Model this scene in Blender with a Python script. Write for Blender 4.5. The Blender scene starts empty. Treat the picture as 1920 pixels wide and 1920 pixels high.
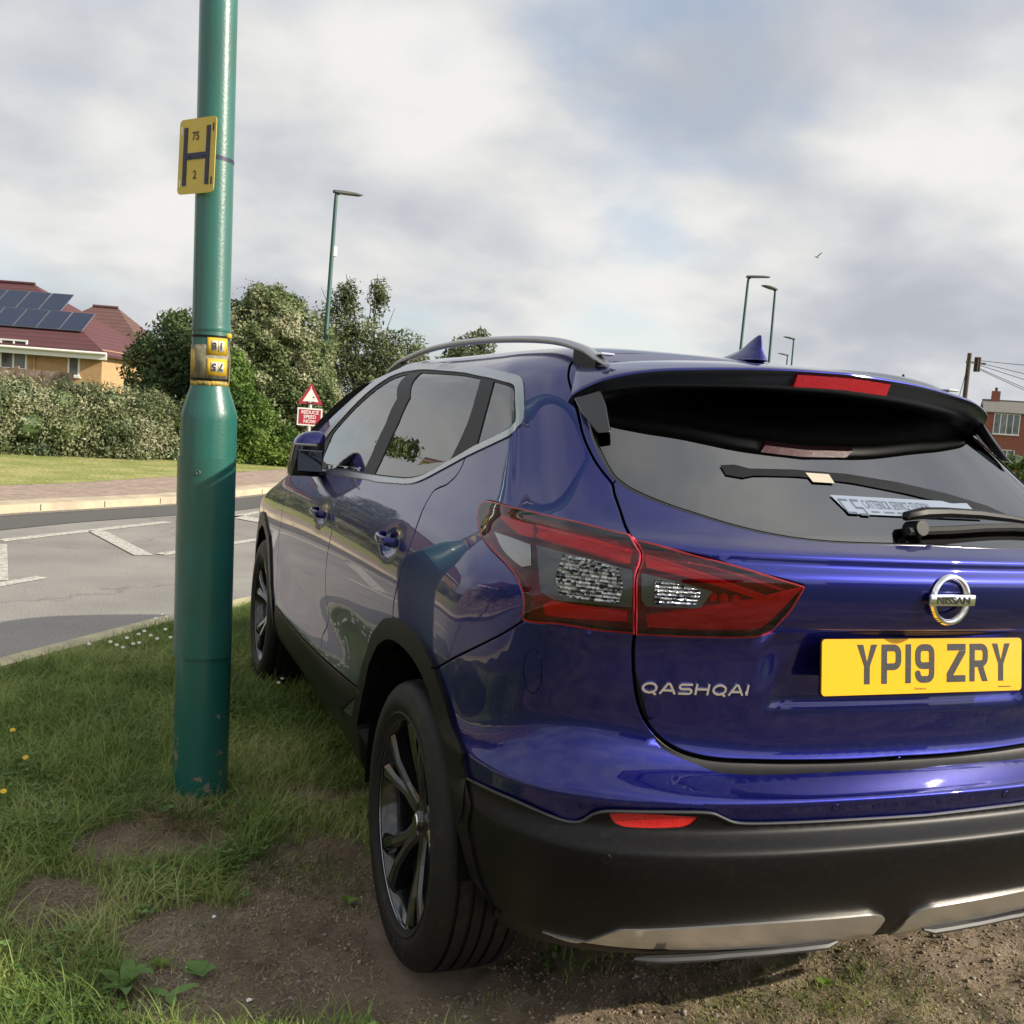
import bpy, bmesh, math, random
import numpy as np
from mathutils import Vector, Matrix
from mathutils.geometry import delaunay_2d_cdt
from bpy_extras.object_utils import world_to_camera_view
random.seed(7); RNG=np.random.default_rng(11)
scene=bpy.context.scene
COL=scene.collection
# ------------------------------------------------------------------ camera
cd=bpy.data.cameras.new('camera'); cam=bpy.data.objects.new('camera',cd); COL.objects.link(cam)
cd.sensor_width=36; cd.lens=36.1568; cd.clip_start=.05; cd.clip_end=3000
cam.matrix_world=Matrix([[0.931219, -0.038971, -0.362371, -1.56736], [-0.356611, 0.107804, -0.928012, -1.55043], [0.07523, 0.993408, 0.086491, 1.32835], [0, 0, 0, 1]])
scene.camera=cam
# ------------------------------------------------------------------ light
SUN_DIR=Vector((1.0,-.74,.65)).normalized()      # towards the sun
EL=math.asin(SUN_DIR.z); AZ=math.atan2(SUN_DIR.x,SUN_DIR.y)
sd=bpy.data.lights.new('sun','SUN'); sd.energy=5.0; sd.angle=math.radians(.6); sd.color=(1.0,.90,.74)
so=bpy.data.objects.new('sun',sd); COL.objects.link(so); so.rotation_euler=SUN_DIR.to_track_quat('Z','Y').to_euler()
W=bpy.data.worlds.new('World'); scene.world=W; W.use_nodes=True
def build_world():
    nt=W.node_tree; nt.nodes.clear(); N=nt.nodes.new; L=nt.links.new
    out=N('ShaderNodeOutputWorld'); sky=N('ShaderNodeTexSky'); sky.sky_type='NISHITA'; sky.sun_disc=False
    sky.sun_elevation=EL; sky.sun_rotation=AZ; sky.air_density=1.0; sky.dust_density=1.2
    b1=N('ShaderNodeBackground'); b1.inputs[1].default_value=.15; L(sky.outputs[0],b1.inputs[0])
    tc=N('ShaderNodeTexCoord'); sep=N('ShaderNodeSeparateXYZ'); L(tc.outputs['Generated'],sep.inputs[0])
    def M(op,a,b=None,c=None,cl=False):
        n=N('ShaderNodeMath'); n.operation=op; n.use_clamp=cl
        for i,x in enumerate((a,b,c)):
            if x is None: continue
            if isinstance(x,(int,float)): n.inputs[i].default_value=x
            else: L(x,n.inputs[i])
        return n.outputs[0]
    zz=M('ADD',M('ABSOLUTE',sep.outputs[2]),.36)
    px=M('DIVIDE',sep.outputs[0],zz); py=M('DIVIDE',sep.outputs[1],zz)
    cb=N('ShaderNodeCombineXYZ'); L(px,cb.inputs[0]); L(py,cb.inputs[1]); cb.inputs[2].default_value=7.9
    def noise(sc,det,rough,dist,off=0):
        n=N('ShaderNodeTexNoise'); n.inputs['Scale'].default_value=sc; n.inputs['Detail'].default_value=det
        n.inputs['Roughness'].default_value=rough; n.inputs['Distortion'].default_value=dist
        v=N('ShaderNodeVectorMath'); v.operation='ADD'; v.inputs[1].default_value=(off,off*.7,off*1.3); L(cb.outputs[0],v.inputs[0]); L(v.outputs[0],n.inputs['Vector'])
        return n.outputs['Fac']
    def ss(x,a,b,lo=0,hi=1):
        m=N('ShaderNodeMapRange'); m.interpolation_type='SMOOTHSTEP'; L(x,m.inputs[0]); m.inputs[1].default_value=a; m.inputs[2].default_value=b; m.inputs[3].default_value=lo; m.inputs[4].default_value=hi; return m.outputs[0]
    big=noise(1.55,5,.45,.1,7.1); fine=noise(4.4,6,.5,.2,9.7)
    d=M('ADD',M('MULTIPLY',big,.78),M('MULTIPLY',fine,.22))
    mask=ss(d,.32,.46,.50)
    sh=noise(2.1,5,.46,.12,21.3); sh2=M('ADD',M('MULTIPLY',sh,.72),M('MULTIPLY',fine,.28))
    r=N('ShaderNodeValToRGB'); L(ss(sh2,.34,.66),r.inputs[0]); e=r.color_ramp.elements
    e[0].position=0; e[0].color=(.36,.38,.42,1); e[1].position=1; e[1].color=(.66,.652,.63,1)
    m=e.new(.45); m.color=(.47,.485,.51,1); m=e.new(.75); m.color=(.565,.565,.56,1)
    # towards the sun the cloud is brighter
    dt=N('ShaderNodeVectorMath'); dt.operation='DOT_PRODUCT'; nn=N('ShaderNodeVectorMath'); nn.operation='NORMALIZE'; L(tc.outputs['Generated'],nn.inputs[0]); L(nn.outputs[0],dt.inputs[0]); dt.inputs[1].default_value=SUN_DIR
    glow=M('ADD',M('MULTIPLY',M('POWER',M('MAXIMUM',dt.outputs['Value'],0.0),3.0),1.6),1.0)
    b2=N('ShaderNodeBackground'); L(r.outputs[0],b2.inputs[0]); L(M('MULTIPLY',glow,1.04),b2.inputs[1])
    mx=N('ShaderNodeMixShader'); L(mask,mx.inputs[0]); L(b1.outputs[0],mx.inputs[1]); L(b2.outputs[0],mx.inputs[2]); L(mx.outputs[0],out.inputs[0])
build_world()
vs=scene.view_settings; vs.view_transform='Standard'; vs.look='None'; vs.exposure=.38; vs.gamma=1
scene.cycles.max_bounces=8; scene.cycles.transparent_max_bounces=16; scene.cycles.caustics_reflective=False; scene.cycles.caustics_refractive=False
scene.cycles.sample_clamp_indirect=4.0; scene.cycles.use_denoising=True
# ------------------------------------------------------------------ helpers
def tag(o,label=None,cat=None,group=None,kind=None):
    for k,v in (('label',label),('category',cat),('group',group),('kind',kind)):
        if v: o[k]=v
    return o
def empty(name,loc=(0,0,0),rot=(0,0,0)):
    o=bpy.data.objects.new(name,None); COL.objects.link(o); o.location=loc; o.rotation_euler=rot; o.empty_display_size=.1; return o
def mesh_np(name,V,F,mat,parent=None,smooth=False,normals=None,extra=None):
    me=bpy.data.meshes.new(name)
    V=np.asarray(V,dtype=np.float32)
    if isinstance(F,np.ndarray) and F.ndim==2:
        n,k=F.shape
        me.vertices.add(len(V)); me.vertices.foreach_set('co',V.ravel())
        me.loops.add(n*k); me.loops.foreach_set('vertex_index',F.astype(np.int32).ravel())
        me.polygons.add(n); me.polygons.foreach_set('loop_start',np.arange(0,n*k,k,dtype=np.int32)); me.polygons.foreach_set('loop_total',np.full(n,k,dtype=np.int32))
        me.update(calc_edges=True)
    else:
        me.from_pydata([tuple(map(float,v)) for v in V],[],[tuple(int(i) for i in f) for f in F]); me.update()
    if smooth: me.polygons.foreach_set('use_smooth',[True]*len(me.polygons))
    mats=mat if isinstance(mat,(list,tuple)) else [mat]
    for m in mats: me.materials.append(m)
    if normals is not None: me.normals_split_custom_set_from_vertices([tuple(map(float,n)) for n in normals])
    o=bpy.data.objects.new(name,me); COL.objects.link(o)
    if parent: o.parent=parent
    return o
class MB:
    """collects shapes, builds one mesh"""
    def __init__(s): s.v=[]; s.f=[]; s.m=[]
    def add(s,V,F,mi=0,M=None):
        b=len(s.v)
        for p in V:
            p=Vector(p); s.v.append(tuple(M@p) if M else tuple(p))
        for f in F: s.f.append([b+i for i in f]); s.m.append(mi)
        return s
    def box(s,c,d,mi=0,M=None,bev=0):
        x,y,z=[a/2 for a in d]
        if bev>0:
            bm=bmesh.new(); bmesh.ops.create_cube(bm,size=1)
            for v in bm.verts: v.co=Vector((v.co.x*d[0],v.co.y*d[1],v.co.z*d[2]))+Vector(c)
            bmesh.ops.bevel(bm,geom=bm.edges[:],offset=bev,segments=2,affect='EDGES',profile=.5)
            bm.verts.index_update(); s.add([v.co for v in bm.verts],[[v.index for v in f.verts] for f in bm.faces],mi,M); bm.free(); return s
        V=[(c[0]+i*x,c[1]+j*y,c[2]+k*z) for i in(-1,1) for j in(-1,1) for k in(-1,1)]
        return s.add(V,[(0,1,3,2),(4,6,7,5),(0,4,5,1),(2,3,7,6),(0,2,6,4),(1,5,7,3)],mi,M)
    def tube(s,pts,rad,n=10,mi=0,cap=True,M=None,up=(0,0,1),sx=1,sy=1):
        pts=[Vector(p) for p in pts]; k=len(pts); rad=rad if hasattr(rad,'__len__') else [rad]*k
        V=[];F=[]
        for i,p in enumerate(pts):
            t=(pts[min(i+1,k-1)]-pts[max(i-1,0)]).normalized(); u=Vector(up)
            a=t.cross(u)
            if a.length<1e-4: a=t.cross(Vector((0,1,0)))
            a.normalize(); b=a.cross(t).normalized()
            for j in range(n):
                w=2*math.pi*j/n; V.append(p+(a*math.cos(w)*sx+b*math.sin(w)*sy)*rad[i])
        for i in range(k-1):
            for j in range(n): q=(j+1)%n; F.append((i*n+j,i*n+q,(i+1)*n+q,(i+1)*n+j))
        if cap: F.append(tuple(range(n))[::-1]); F.append(tuple((k-1)*n+j for j in range(n)))
        return s.add(V,F,mi,M)
    def lathe(s,prof,n=32,mi=0,M=None,ax='z'):
        V=[];F=[];k=len(prof)
        for j in range(n):
            w=2*math.pi*j/n; c,d=math.cos(w),math.sin(w)
            for r,h in prof: V.append((r*c,r*d,h) if ax=='z' else (h,r*c,r*d))
        for j in range(n):
            q=(j+1)%n
            for i in range(k-1): F.append((j*k+i,q*k+i,q*k+i+1,j*k+i+1))
        return s.add(V,F,mi,M)
    def prism(s,poly,z0,z1,mi=0,M=None):
        n=len(poly); V=[(p[0],p[1],z0) for p in poly]+[(p[0],p[1],z1) for p in poly]
        F=[tuple(range(n))[::-1],tuple(range(n,2*n))]+[(i,(i+1)%n,n+(i+1)%n,n+i) for i in range(n)]
        return s.add(V,F,mi,M)
    def build(s,name,mat,parent=None,smooth=False,auto=None):
        me=bpy.data.meshes.new(name); me.from_pydata(s.v,[],s.f); me.update()
        for m in (mat if isinstance(mat,(list,tuple)) else [mat]): me.materials.append(m)
        me.polygons.foreach_set('material_index',s.m)
        bm=bmesh.new(); bm.from_mesh(me); bmesh.ops.recalc_face_normals(bm,faces=bm.faces[:]); bm.to_mesh(me); bm.free()
        if smooth or auto:
            me.polygons.foreach_set('use_smooth',[True]*len(me.polygons))
            me.set_sharp_from_angle(angle=math.radians(auto or 40))
        o=bpy.data.objects.new(name,me); COL.objects.link(o)
        if parent: o.parent=parent
        return o
# ------------------------------------------------------------------ materials
def P(name,col,rough=.5,metal=0,coat=0,spec=.5,noise=None,bump=None,trans=0,coatr=.03,emit=None,sheen=0):
    m=bpy.data.materials.new(name); m.use_nodes=True; nt=m.node_tree; b=nt.nodes['Principled BSDF']
    b.inputs['Base Color'].default_value=(*col,1); b.inputs['Roughness'].default_value=rough; b.inputs['Metallic'].default_value=metal
    b.inputs['Coat Weight'].default_value=coat; b.inputs['Coat Roughness'].default_value=coatr; b.inputs['Specular IOR Level'].default_value=spec
    b.inputs['Transmission Weight'].default_value=trans
    if sheen: b.inputs['Sheen Weight'].default_value=sheen
    tc=nt.nodes.new('ShaderNodeTexCoord')
    if noise:   # (scale, colour2, lo, hi)
        sc,c2,lo,hi=noise[:4]
        n=nt.nodes.new('ShaderNodeTexNoise'); n.inputs['Scale'].default_value=sc; n.inputs['Detail'].default_value=6; n.inputs['Roughness'].default_value=.6
        r=nt.nodes.new('ShaderNodeMapRange'); r.inputs[1].default_value=lo; r.inputs[2].default_value=hi
        x=nt.nodes.new('ShaderNodeMix'); x.data_type='RGBA'; x.inputs[6].default_value=(*col,1); x.inputs[7].default_value=(*c2,1)
        nt.links.new(tc.outputs['Object'],n.inputs['Vector']); nt.links.new(n.outputs['Fac'],r.inputs[0]); nt.links.new(r.outputs[0],x.inputs[0]); nt.links.new(x.outputs[2],b.inputs['Base Color'])
    if bump:    # (scale, strength, distance)
        n=nt.nodes.new('ShaderNodeTexNoise'); n.inputs['Scale'].default_value=bump[0]; n.inputs['Detail'].default_value=4
        k=nt.nodes.new('ShaderNodeBump'); k.inputs['Strength'].default_value=bump[1]; k.inputs['Distance'].default_value=bump[2]
        nt.links.new(tc.outputs['Object'],n.inputs['Vector']); nt.links.new(n.outputs['Fac'],k.inputs['Height']); nt.links.new(k.outputs[0],b.inputs['Normal'])
    return m
def GLASS(name,tint,f0=.04,rough=0.0):
    """thin tinted pane: tinted transparency under a fresnel reflection"""
    m=bpy.data.materials.new(name); m.use_nodes=True; nt=m.node_tree; nt.nodes.clear(); N=nt.nodes.new; L=nt.links.new
    o=N('ShaderNodeOutputMaterial'); t=N('ShaderNodeBsdfTransparent'); t.inputs[0].default_value=(*tint,1)
    g=N('ShaderNodeBsdfGlossy'); g.inputs['Roughness'].default_value=rough; g.inputs[0].default_value=(1,1,1,1)
    f=N('ShaderNodeFresnel'); f.inputs[0].default_value=1.5 if f0<.05 else 2.3
    x=N('ShaderNodeMixShader'); L(f.outputs[0],x.inputs[0]); L(t.outputs[0],x.inputs[1]); L(g.outputs[0],x.inputs[2]); L(x.outputs[0],o.inputs[0])
    return m
def LEAF(name,cols,scale=1.2,trans=.35,contrast=(.38,.62)):
    m=bpy.data.materials.new(name); m.use_nodes=True; nt=m.node_tree; nt.nodes.clear(); N=nt.nodes.new; L=nt.links.new
    o=N('ShaderNodeOutputMaterial'); tc=N('ShaderNodeTexCoord'); n=N('ShaderNodeTexNoise'); n.inputs['Scale'].default_value=scale; n.inputs['Detail'].default_value=5
    L(tc.outputs['Object'],n.inputs['Vector']); geo=N('ShaderNodeNewGeometry')
    r=N('ShaderNodeMapRange'); r.inputs[1].default_value=contrast[0]; r.inputs[2].default_value=contrast[1]; L(n.outputs['Fac'],r.inputs[0])
    ad=N('ShaderNodeMath'); ad.operation='ADD'; mu=N('ShaderNodeMath'); mu.operation='MULTIPLY_ADD'; mu.inputs[1].default_value=.34; mu.inputs[2].default_value=-.17; L(geo.outputs['Random Per Island'],mu.inputs[0]); L(r.outputs[0],ad.inputs[0]); L(mu.outputs[0],ad.inputs[1])
    cr=N('ShaderNodeValToRGB'); L(ad.outputs[0],cr.inputs[0]); e=cr.color_ramp.elements
    e[0].position=0; e[0].color=(*cols[0],1); e[-1].position=1; e[-1].color=(*cols[-1],1)
    for i in range(1,len(cols)-1): q=e.new(i/(len(cols)-1)); q.color=(*cols[i],1)
    d=N('ShaderNodeBsdfPrincipled'); d.inputs['Roughness'].default_value=.55; d.inputs['Specular IOR Level'].default_value=.35; L(cr.outputs[0],d.inputs['Base Color'])
    t=N('ShaderNodeBsdfTranslucent'); L(cr.outputs[0],t.inputs[0]); x=N('ShaderNodeMixShader'); x.inputs[0].default_value=trans
    L(d.outputs[0],x.inputs[1]); L(t.outputs[0],x.inputs[2]); L(x.outputs[0],o.inputs[0]); return m

# ------------------------------------------------------------------ measured layout (metres; origin under the tail of the car, y forward)
CAMP=(-1.56736363287384, -1.5504328458651122)
# outlines of panels, lamps and glass in the parameters of the body surface (u, v, corner)
UVD={"S_tailgate_top":[3,[[5.956,38.078,0],[6.268,37.712,0],[6.448,37.22,0],[6.595,36.681,0],[6.607,36.067,0],[6.603,35.404,0],[6.497,34.515,0],[6.402,33.649,0],[6.312,32.425,0],[6.095,31.518,0],[5.901,31.014,0],[5.715,30.569,0],[5.724,30.203,0],[5.679,29.392,0],[5.672,27.912,0]]],"S_lamp_gap":[3.5,[[5.678,27.962,0],[5.629,27.133,0],[5.391,26.035,0],[5.424,25.017,0],[5.379,24.428,0],[5.072,22.677,0],[4.969,22.202,0],[4.761,20.844,0]]],"S_tailgate_low":[3.5,[[4.771,20.911,0],[4.649,19.603,0],[4.52,18.4,0],[4.378,17.418,0],[4.181,16.462,0],[3.949,15.774,0],[3.678,15.293,0],[3.327,15.018,0],[2.937,14.918,0],[2.337,14.921,0],[1.661,14.892,0],[0.8,14.837,0],[0.0,14.855,0],[0.0,14.852,0]]],"S_nick":[2,[[5.701,30.571,0],[5.551,30.792,0]]],"S_rear_door_rear":[2.2,[[11.645,30.827,0],[11.674,30.389,0],[11.748,29.881,0],[11.857,29.487,0],[11.929,29.232,0],[12.223,28.38,0],[12.256,26.96,0],[12.193,25.259,0],[12.101,24.344,0],[11.979,23.165,0],[11.918,21.81,0],[11.933,20.025,0],[12.003,18.892,0],[12.036,18.067,0],[12.013,17.593,0]]],"S_doors":[2.2,[[14.896,26.974,0],[14.884,26.188,0],[14.982,24.336,0],[15.101,23.227,0],[15.123,22.568,0],[15.111,21.85,0],[14.898,20.134,0],[14.937,19.064,0],[15.026,16.838,0],[15.016,14.896,0],[14.936,13.627,0],[14.948,10.593,0],[15.096,8.38,0],[15.094,5.696,0]]],"S_front_door_front":[2.2,[[20.695,24.918,0],[18.749,22.578,0],[18.102,20.66,0],[18.012,18.526,0],[18.103,16.73,0],[18.175,13.272,0],[18.13,6.4,0],[18.138,5.162,0]]],"S_bumper_quarter":[2,[[7.269,20.715,0],[7.718,19.718,0],[8.613,18.531,0],[9.686,17.566,0],[10.292,16.863,0]]],"S_lamp_edge":[1.6,[[5.704,27.951,0],[6.905,28.562,0],[8.045,28.763,0],[9.154,28.839,0],[10.334,28.904,0],[10.565,28.689,0],[10.609,28.333,0],[10.586,27.401,0],[10.437,26.383,0],[10.159,25.328,0],[9.778,24.642,0],[9.304,24.192,0],[8.748,23.778,0],[8.271,23.334,0],[7.927,22.834,0],[7.641,22.216,0],[7.454,21.542,0],[7.255,20.792,0],[6.317,20.951,0],[5.495,20.871,0],[4.771,20.842,0]]],"S_gate_lamp_edge":[1.6,[[5.666,27.547,0],[5.242,27.249,0],[4.505,26.63,0],[3.786,25.86,0],[3.16,25.083,0],[2.519,24.466,0],[2.44,24.344,0],[2.458,23.835,0],[2.496,23.038,0],[2.574,22.051,0],[2.622,21.38,0],[2.71,21.179,0],[2.882,20.976,0],[3.54,20.889,0],[4.142,20.851,0],[4.724,20.785,0]]],"S_sill_line":[2,[[18.138,5.162,0],[17.396,5.114,0],[16.325,5.251,0],[15.094,5.657,0],[14.03,6.214,0],[13.165,6.832,0]]],"S_tow_cover":[0.6,[[6.448,18.467,0],[6.429,17.972,0],[6.474,17.552,0],[6.575,17.371,0],[6.703,17.479,0],[6.827,17.839,0],[6.908,18.314,0],[6.928,18.797,0],[6.882,19.197,0],[6.781,19.378,0],[6.65,19.282,0],[6.526,18.935,0],[6.448,18.467,0]]],"R_quarter_lamp":[[5.704,27.951,0],[6.905,28.562,0],[8.045,28.763,0],[9.154,28.839,0],[10.334,28.904,0],[10.565,28.689,0],[10.609,28.333,0],[10.586,27.401,0],[10.437,26.383,0],[10.159,25.328,0],[9.778,24.642,0],[9.304,24.192,0],[8.748,23.778,0],[8.271,23.334,0],[7.927,22.834,0],[7.641,22.216,0],[7.454,21.542,0],[7.255,20.792,0],[6.317,20.951,0],[5.495,20.871,0],[4.766,20.878,1],[5.072,22.677,0],[5.379,24.428,0],[5.391,26.035,0],[5.629,27.133,0],[5.678,27.962,1]],"R_gate_lamp":[[5.666,27.547,0],[5.242,27.249,0],[4.505,26.63,0],[3.786,25.86,0],[3.16,25.083,0],[2.519,24.466,0],[2.44,24.344,0],[2.458,23.835,0],[2.496,23.038,0],[2.574,22.051,0],[2.622,21.38,0],[2.71,21.179,0],[2.882,20.976,0],[3.54,20.889,0],[4.142,20.851,0],[4.747,20.813,1],[5.062,22.679,0],[5.369,24.431,0],[5.38,26.04,0],[5.617,27.139,0],[5.681,27.647,1]],"R_chrome":[[18.578,30.785,1],[18.929,32.568,0],[19.37,33.92,0],[20.145,35.329,0],[21.257,36.723,0],[22.709,37.248,0],[21.103,37.802,0],[15.799,37.216,0],[12.659,36.618,0],[10.869,36.053,0],[9.513,35.603,0],[8.841,35.346,0],[8.613,34.912,0],[8.535,33.74,0],[8.563,33.012,0],[8.744,32.678,0],[9.599,32.306,0],[10.668,31.726,0],[11.645,30.827,0],[12.338,29.905,0],[12.801,28.991,0],[13.071,28.298,0],[13.316,27.813,0],[14.039,26.91,0],[14.768,26.461,0],[15.68,25.743,0],[17.545,25.129,1]],"R_frame":[[18.244,31.001,1],[18.424,32.776,0],[18.71,34.049,0],[19.102,35.287,0],[19.488,36.18,0],[19.001,36.481,0],[17.445,36.624,0],[14.306,36.167,0],[12.819,35.878,0],[11.618,35.495,0],[10.904,35.275,0],[10.052,34.962,0],[9.501,34.815,0],[9.194,34.608,0],[9.18,33.716,0],[9.219,32.908,0],[9.68,32.624,0],[10.372,32.262,0],[10.938,31.833,0],[11.379,31.443,0],[11.693,31.084,0],[12.179,30.462,0],[12.619,29.762,0],[12.964,29.171,0],[13.317,28.727,0],[13.821,28.264,0],[14.536,27.598,0],[14.955,27.217,0],[17.513,25.604,1]],"R_front_glass":[[18.042,31.148,1],[18.182,32.647,0],[18.347,33.872,0],[18.564,35.05,0],[18.675,35.882,0],[18.095,36.223,1],[15.998,33.814,1],[15.45,32.095,1],[15.167,30.396,1],[14.905,27.681,1],[16.899,26.235,1]],"R_rear_glass":[[16.923,36.324,1],[14.081,35.918,0],[12.705,35.659,0],[11.579,35.306,1],[11.721,33.912,1],[11.842,32.822,1],[12.166,30.58,1],[12.616,29.894,0],[13.003,29.323,0],[13.358,28.942,0],[13.866,28.575,0],[14.487,28.054,1],[14.69,30.517,1],[14.872,32.182,1],[15.261,33.909,1]],"R_quarter_glass":[[10.804,35.057,1],[10.068,34.808,0],[9.623,34.667,0],[9.361,34.466,0],[9.381,33.71,0],[9.477,32.953,0],[9.973,32.639,0],[10.891,31.969,0],[11.36,31.578,1],[11.298,32.357,1],[11.193,33.178,1],[11.027,34.021,1]],"R_tail_glass":[[6.046,34.254,0],[5.962,32.991,0],[5.909,32.333,0],[5.801,31.792,0],[5.706,31.352,0],[5.54,30.855,0],[5.224,30.472,0],[4.569,30.016,0],[3.957,29.662,0],[3.396,29.309,0],[2.814,28.969,0],[2.297,28.73,0],[1.731,28.607,0],[0.989,28.616,0],[0.002,28.683,1]],"R_lower_bumper":[[8.773,10.076,0],[8.047,10.232,0],[7.214,10.282,0],[6.5,10.027,0],[6.038,9.697,0],[5.801,9.676,0],[5.598,9.951,0],[5.398,10.546,0],[5.205,10.811,0],[4.778,10.967,0],[3.907,11.126,0],[3.405,11.053,0],[3.216,10.707,0],[3.027,10.366,0],[2.822,10.238,0],[2.214,10.183,0],[1.136,10.139,0],[0.0,10.053,1]],"R_reflector":[[5.093,10.66,0],[5.041,10.318,0],[4.958,10.017,0],[4.731,9.768,0],[3.767,9.972,0],[3.649,10.273,0],[3.581,10.711,1],[4.37,10.821,0]],"R_skid":[[6.216,2.75,1],[5.707,2.585,0],[5.464,2.517,0],[5.254,2.657,0],[4.73,3.421,0],[4.515,3.515,0],[2.782,3.725,0],[0.798,3.664,0],[0.437,3.595,0],[0.235,3.31,0],[0.22,2.585,0],[0.217,1.748,1]],"R_shelf":[[3.995,15.533,1],[3.9,15.213,0],[3.634,14.846,0],[3.319,14.527,0],[3.102,14.272,0],[2.874,14.17,0],[2.238,14.164,0],[1.581,14.219,0],[0.697,14.23,0],[0.0,14.261,1]],"R_arch_outer":[[13.297,5.974,0],[13.178,9.3,0],[12.99,13.28,0],[12.807,15.575,0],[12.551,16.578,0],[12.23,17.376,0],[11.76,17.816,0],[11.143,17.835,0],[10.671,17.555,0],[10.227,16.963,0],[9.568,15.783,0],[9.08,14.011,0],[9.013,11.051,0],[8.743,9.775,0],[8.772,7.264,0],[8.802,5.982,0],[8.57,5.138,0],[8.225,4.224,0],[7.859,3.484,0],[7.564,3.112,0],[7.383,2.935,0]],"R_arch_inner":[[13.222,4.631,0],[13.102,5.578,0],[12.963,7.839,0],[12.838,10.829,0],[12.584,15.069,0],[12.112,16.401,0],[11.721,16.722,0],[11.163,16.683,0],[10.69,16.259,0],[10.264,15.398,0],[9.893,13.367,0],[9.538,9.667,0],[9.356,6.21,0],[8.989,5.169,0],[8.472,3.979,0],[7.995,3.549,0],[7.51,3.071,0]],"L_q_upper_bar":[[8.409,27.703,1],[6.908,27.264,0],[5.632,26.418,1],[5.594,25.162,1],[5.748,25.189,1],[6.745,25.791,0],[8.284,26.256,1]],"L_q_clear":[[8.117,25.421,1],[6.698,25.134,0],[5.5,24.696,1],[5.14,22.657,1],[6.237,22.563,0],[6.798,22.468,1],[7.249,22.794,1]],"L_q_lower_bar":[[7.04,22.009,1],[6.878,22.394,1],[6.026,22.392,0],[5.163,22.327,1],[5.035,21.612,1],[5.997,21.455,0],[6.807,21.354,1]],"L_q_tick":[[9.795,27.785,1],[8.519,27.511,1],[8.522,27.151,1],[9.105,27.222,1],[8.837,26.436,1],[8.407,26.401,1],[8.354,26.145,1],[8.911,26.138,1],[9.275,27.228,1],[9.795,27.348,1]],"L_q_side_clear":[[9.633,25.614,1],[9.014,25.525,0],[8.284,25.31,1],[7.934,24.052,1],[8.162,23.846,1],[8.555,24.079,0],[9.09,24.529,0]],"L_g_upper_bar":[[5.336,26.278,1],[4.062,24.841,0],[2.918,23.685,1],[3.027,23.453,1],[4.003,24.281,0],[5.248,25.036,1]],"L_g_lower_bar":[[4.77,22.186,1],[3.977,22.238,0],[3.168,22.424,0],[3.043,22.764,1],[2.864,23.661,1],[2.76,23.798,1],[2.747,23.458,1],[2.862,22.282,0],[2.915,21.93,1],[3.371,21.745,0],[4.679,21.643,1]],"L_g_clear":[[5.295,24.585,1],[4.566,24.284,0],[3.909,23.865,1],[3.965,22.948,1],[4.043,22.865,1],[4.902,22.794,1],[5.051,23.181,1]],"L_q_core":[[7.236,25.091,1],[6.619,25.043,0],[5.809,24.739,1],[5.521,23.734,0],[5.424,22.812,1],[6.227,22.743,0],[6.745,22.812,1],[7.125,23.822,0]],"L_g_core":[[4.997,24.37,1],[4.094,23.89,1],[4.075,23.024,1],[4.773,22.962,1]],"L_q_line1":[[8.383,27.545,1],[6.905,27.042,0],[5.634,26.251,1],[5.612,26.043,1],[6.888,26.828,0],[8.392,27.244,1]],"L_q_line2":[[8.316,26.588,1],[6.785,26.154,0],[5.749,25.462,1],[5.741,25.279,1],[6.754,25.895,0],[8.263,26.331,1]],"L_q_line3":[[6.933,22.33,1],[6.012,22.324,0],[5.151,22.257,1],[5.132,22.152,1],[5.99,22.221,0],[6.899,22.196,1]],"L_g_line1":[[5.319,26.23,1],[4.056,24.77,0],[2.955,23.71,1],[2.961,23.617,1],[4.044,24.633,0],[5.299,26.021,1]],"L_g_line2":[[4.657,21.572,1],[3.36,21.669,0],[2.872,21.858,0],[2.82,22.212,1],[2.668,23.437,0],[2.508,24.335,1],[2.474,24.243,1],[2.62,23.316,0],[2.77,22.027,1],[2.828,21.668,0],[3.332,21.48,0],[4.628,21.39,1]],"P_sensA":[1.471,11.032],"P_sensB":[5.259,6.96],"P_dot1":[3.801,23.425],"P_dot2":[3.611,23.396],"P_dot3":[3.414,23.365],"P_handleR":[12.581,22.867],"P_handleF":[15.491,21.315],"P_badge":[0.0,23.669],"P_let0":[4.289,18.058],"P_let1":[2.627,18.166],"P_pivot":[0.0,29.549]}
PLATE=(.070,.8965,math.radians(8)); LETTER=(-.608,-.392,.831,.0225); BADGEZ=1.042
STX=(-.142,.24); STZ=(1.192,1.226)
STRIPH=[(-.365,1.262,.016),(-.33,1.262,.022),(-.30,1.262,.012),(-.19,1.266,.012),(-.058,1.262,.016),(.075,1.249,.020),(.20,1.230,.022),(.30,1.212,.016),(.34,1.203,.004)]
STRIP=[]
LIPV=[(0,.405,1.502),(.2,.42,1.495),(.4,.465,1.478),(.49,.495,1.464),(.555,.53,1.444),(.59,.575,1.420),(.604,.604,1.402)]
LIPV=[(-a,b,c) for a,b,c in LIPV]
POST=(-1.254,1.915); LEAN=-1.45; SIGN=(-1.3655,1.876,2.076,-54)
LAMPS=[(2.62,21.28,6.0,.35,'tall green street lamp rising from the hedge behind the warning sign',.055,True,4.75),
 (15.21,24.35,6.0,-.3,'street lamp with a white knob on top, left of the antenna fin',.05,True,None),
 (17.35,25.82,6.0,3.5,'street lamp just right of the antenna fin, its head pointing left',.05,True,None),
 (26.86,37.82,6.0,3.4,'small distant street lamp right of the pair',.05,True,None),
 (31.92,45.25,6.0,3.3,'farthest and smallest street lamp, barely above the car roof',.05,True,None)]
WARN=(2.12,19.62,1.13)
def V3(l): return l
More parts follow.
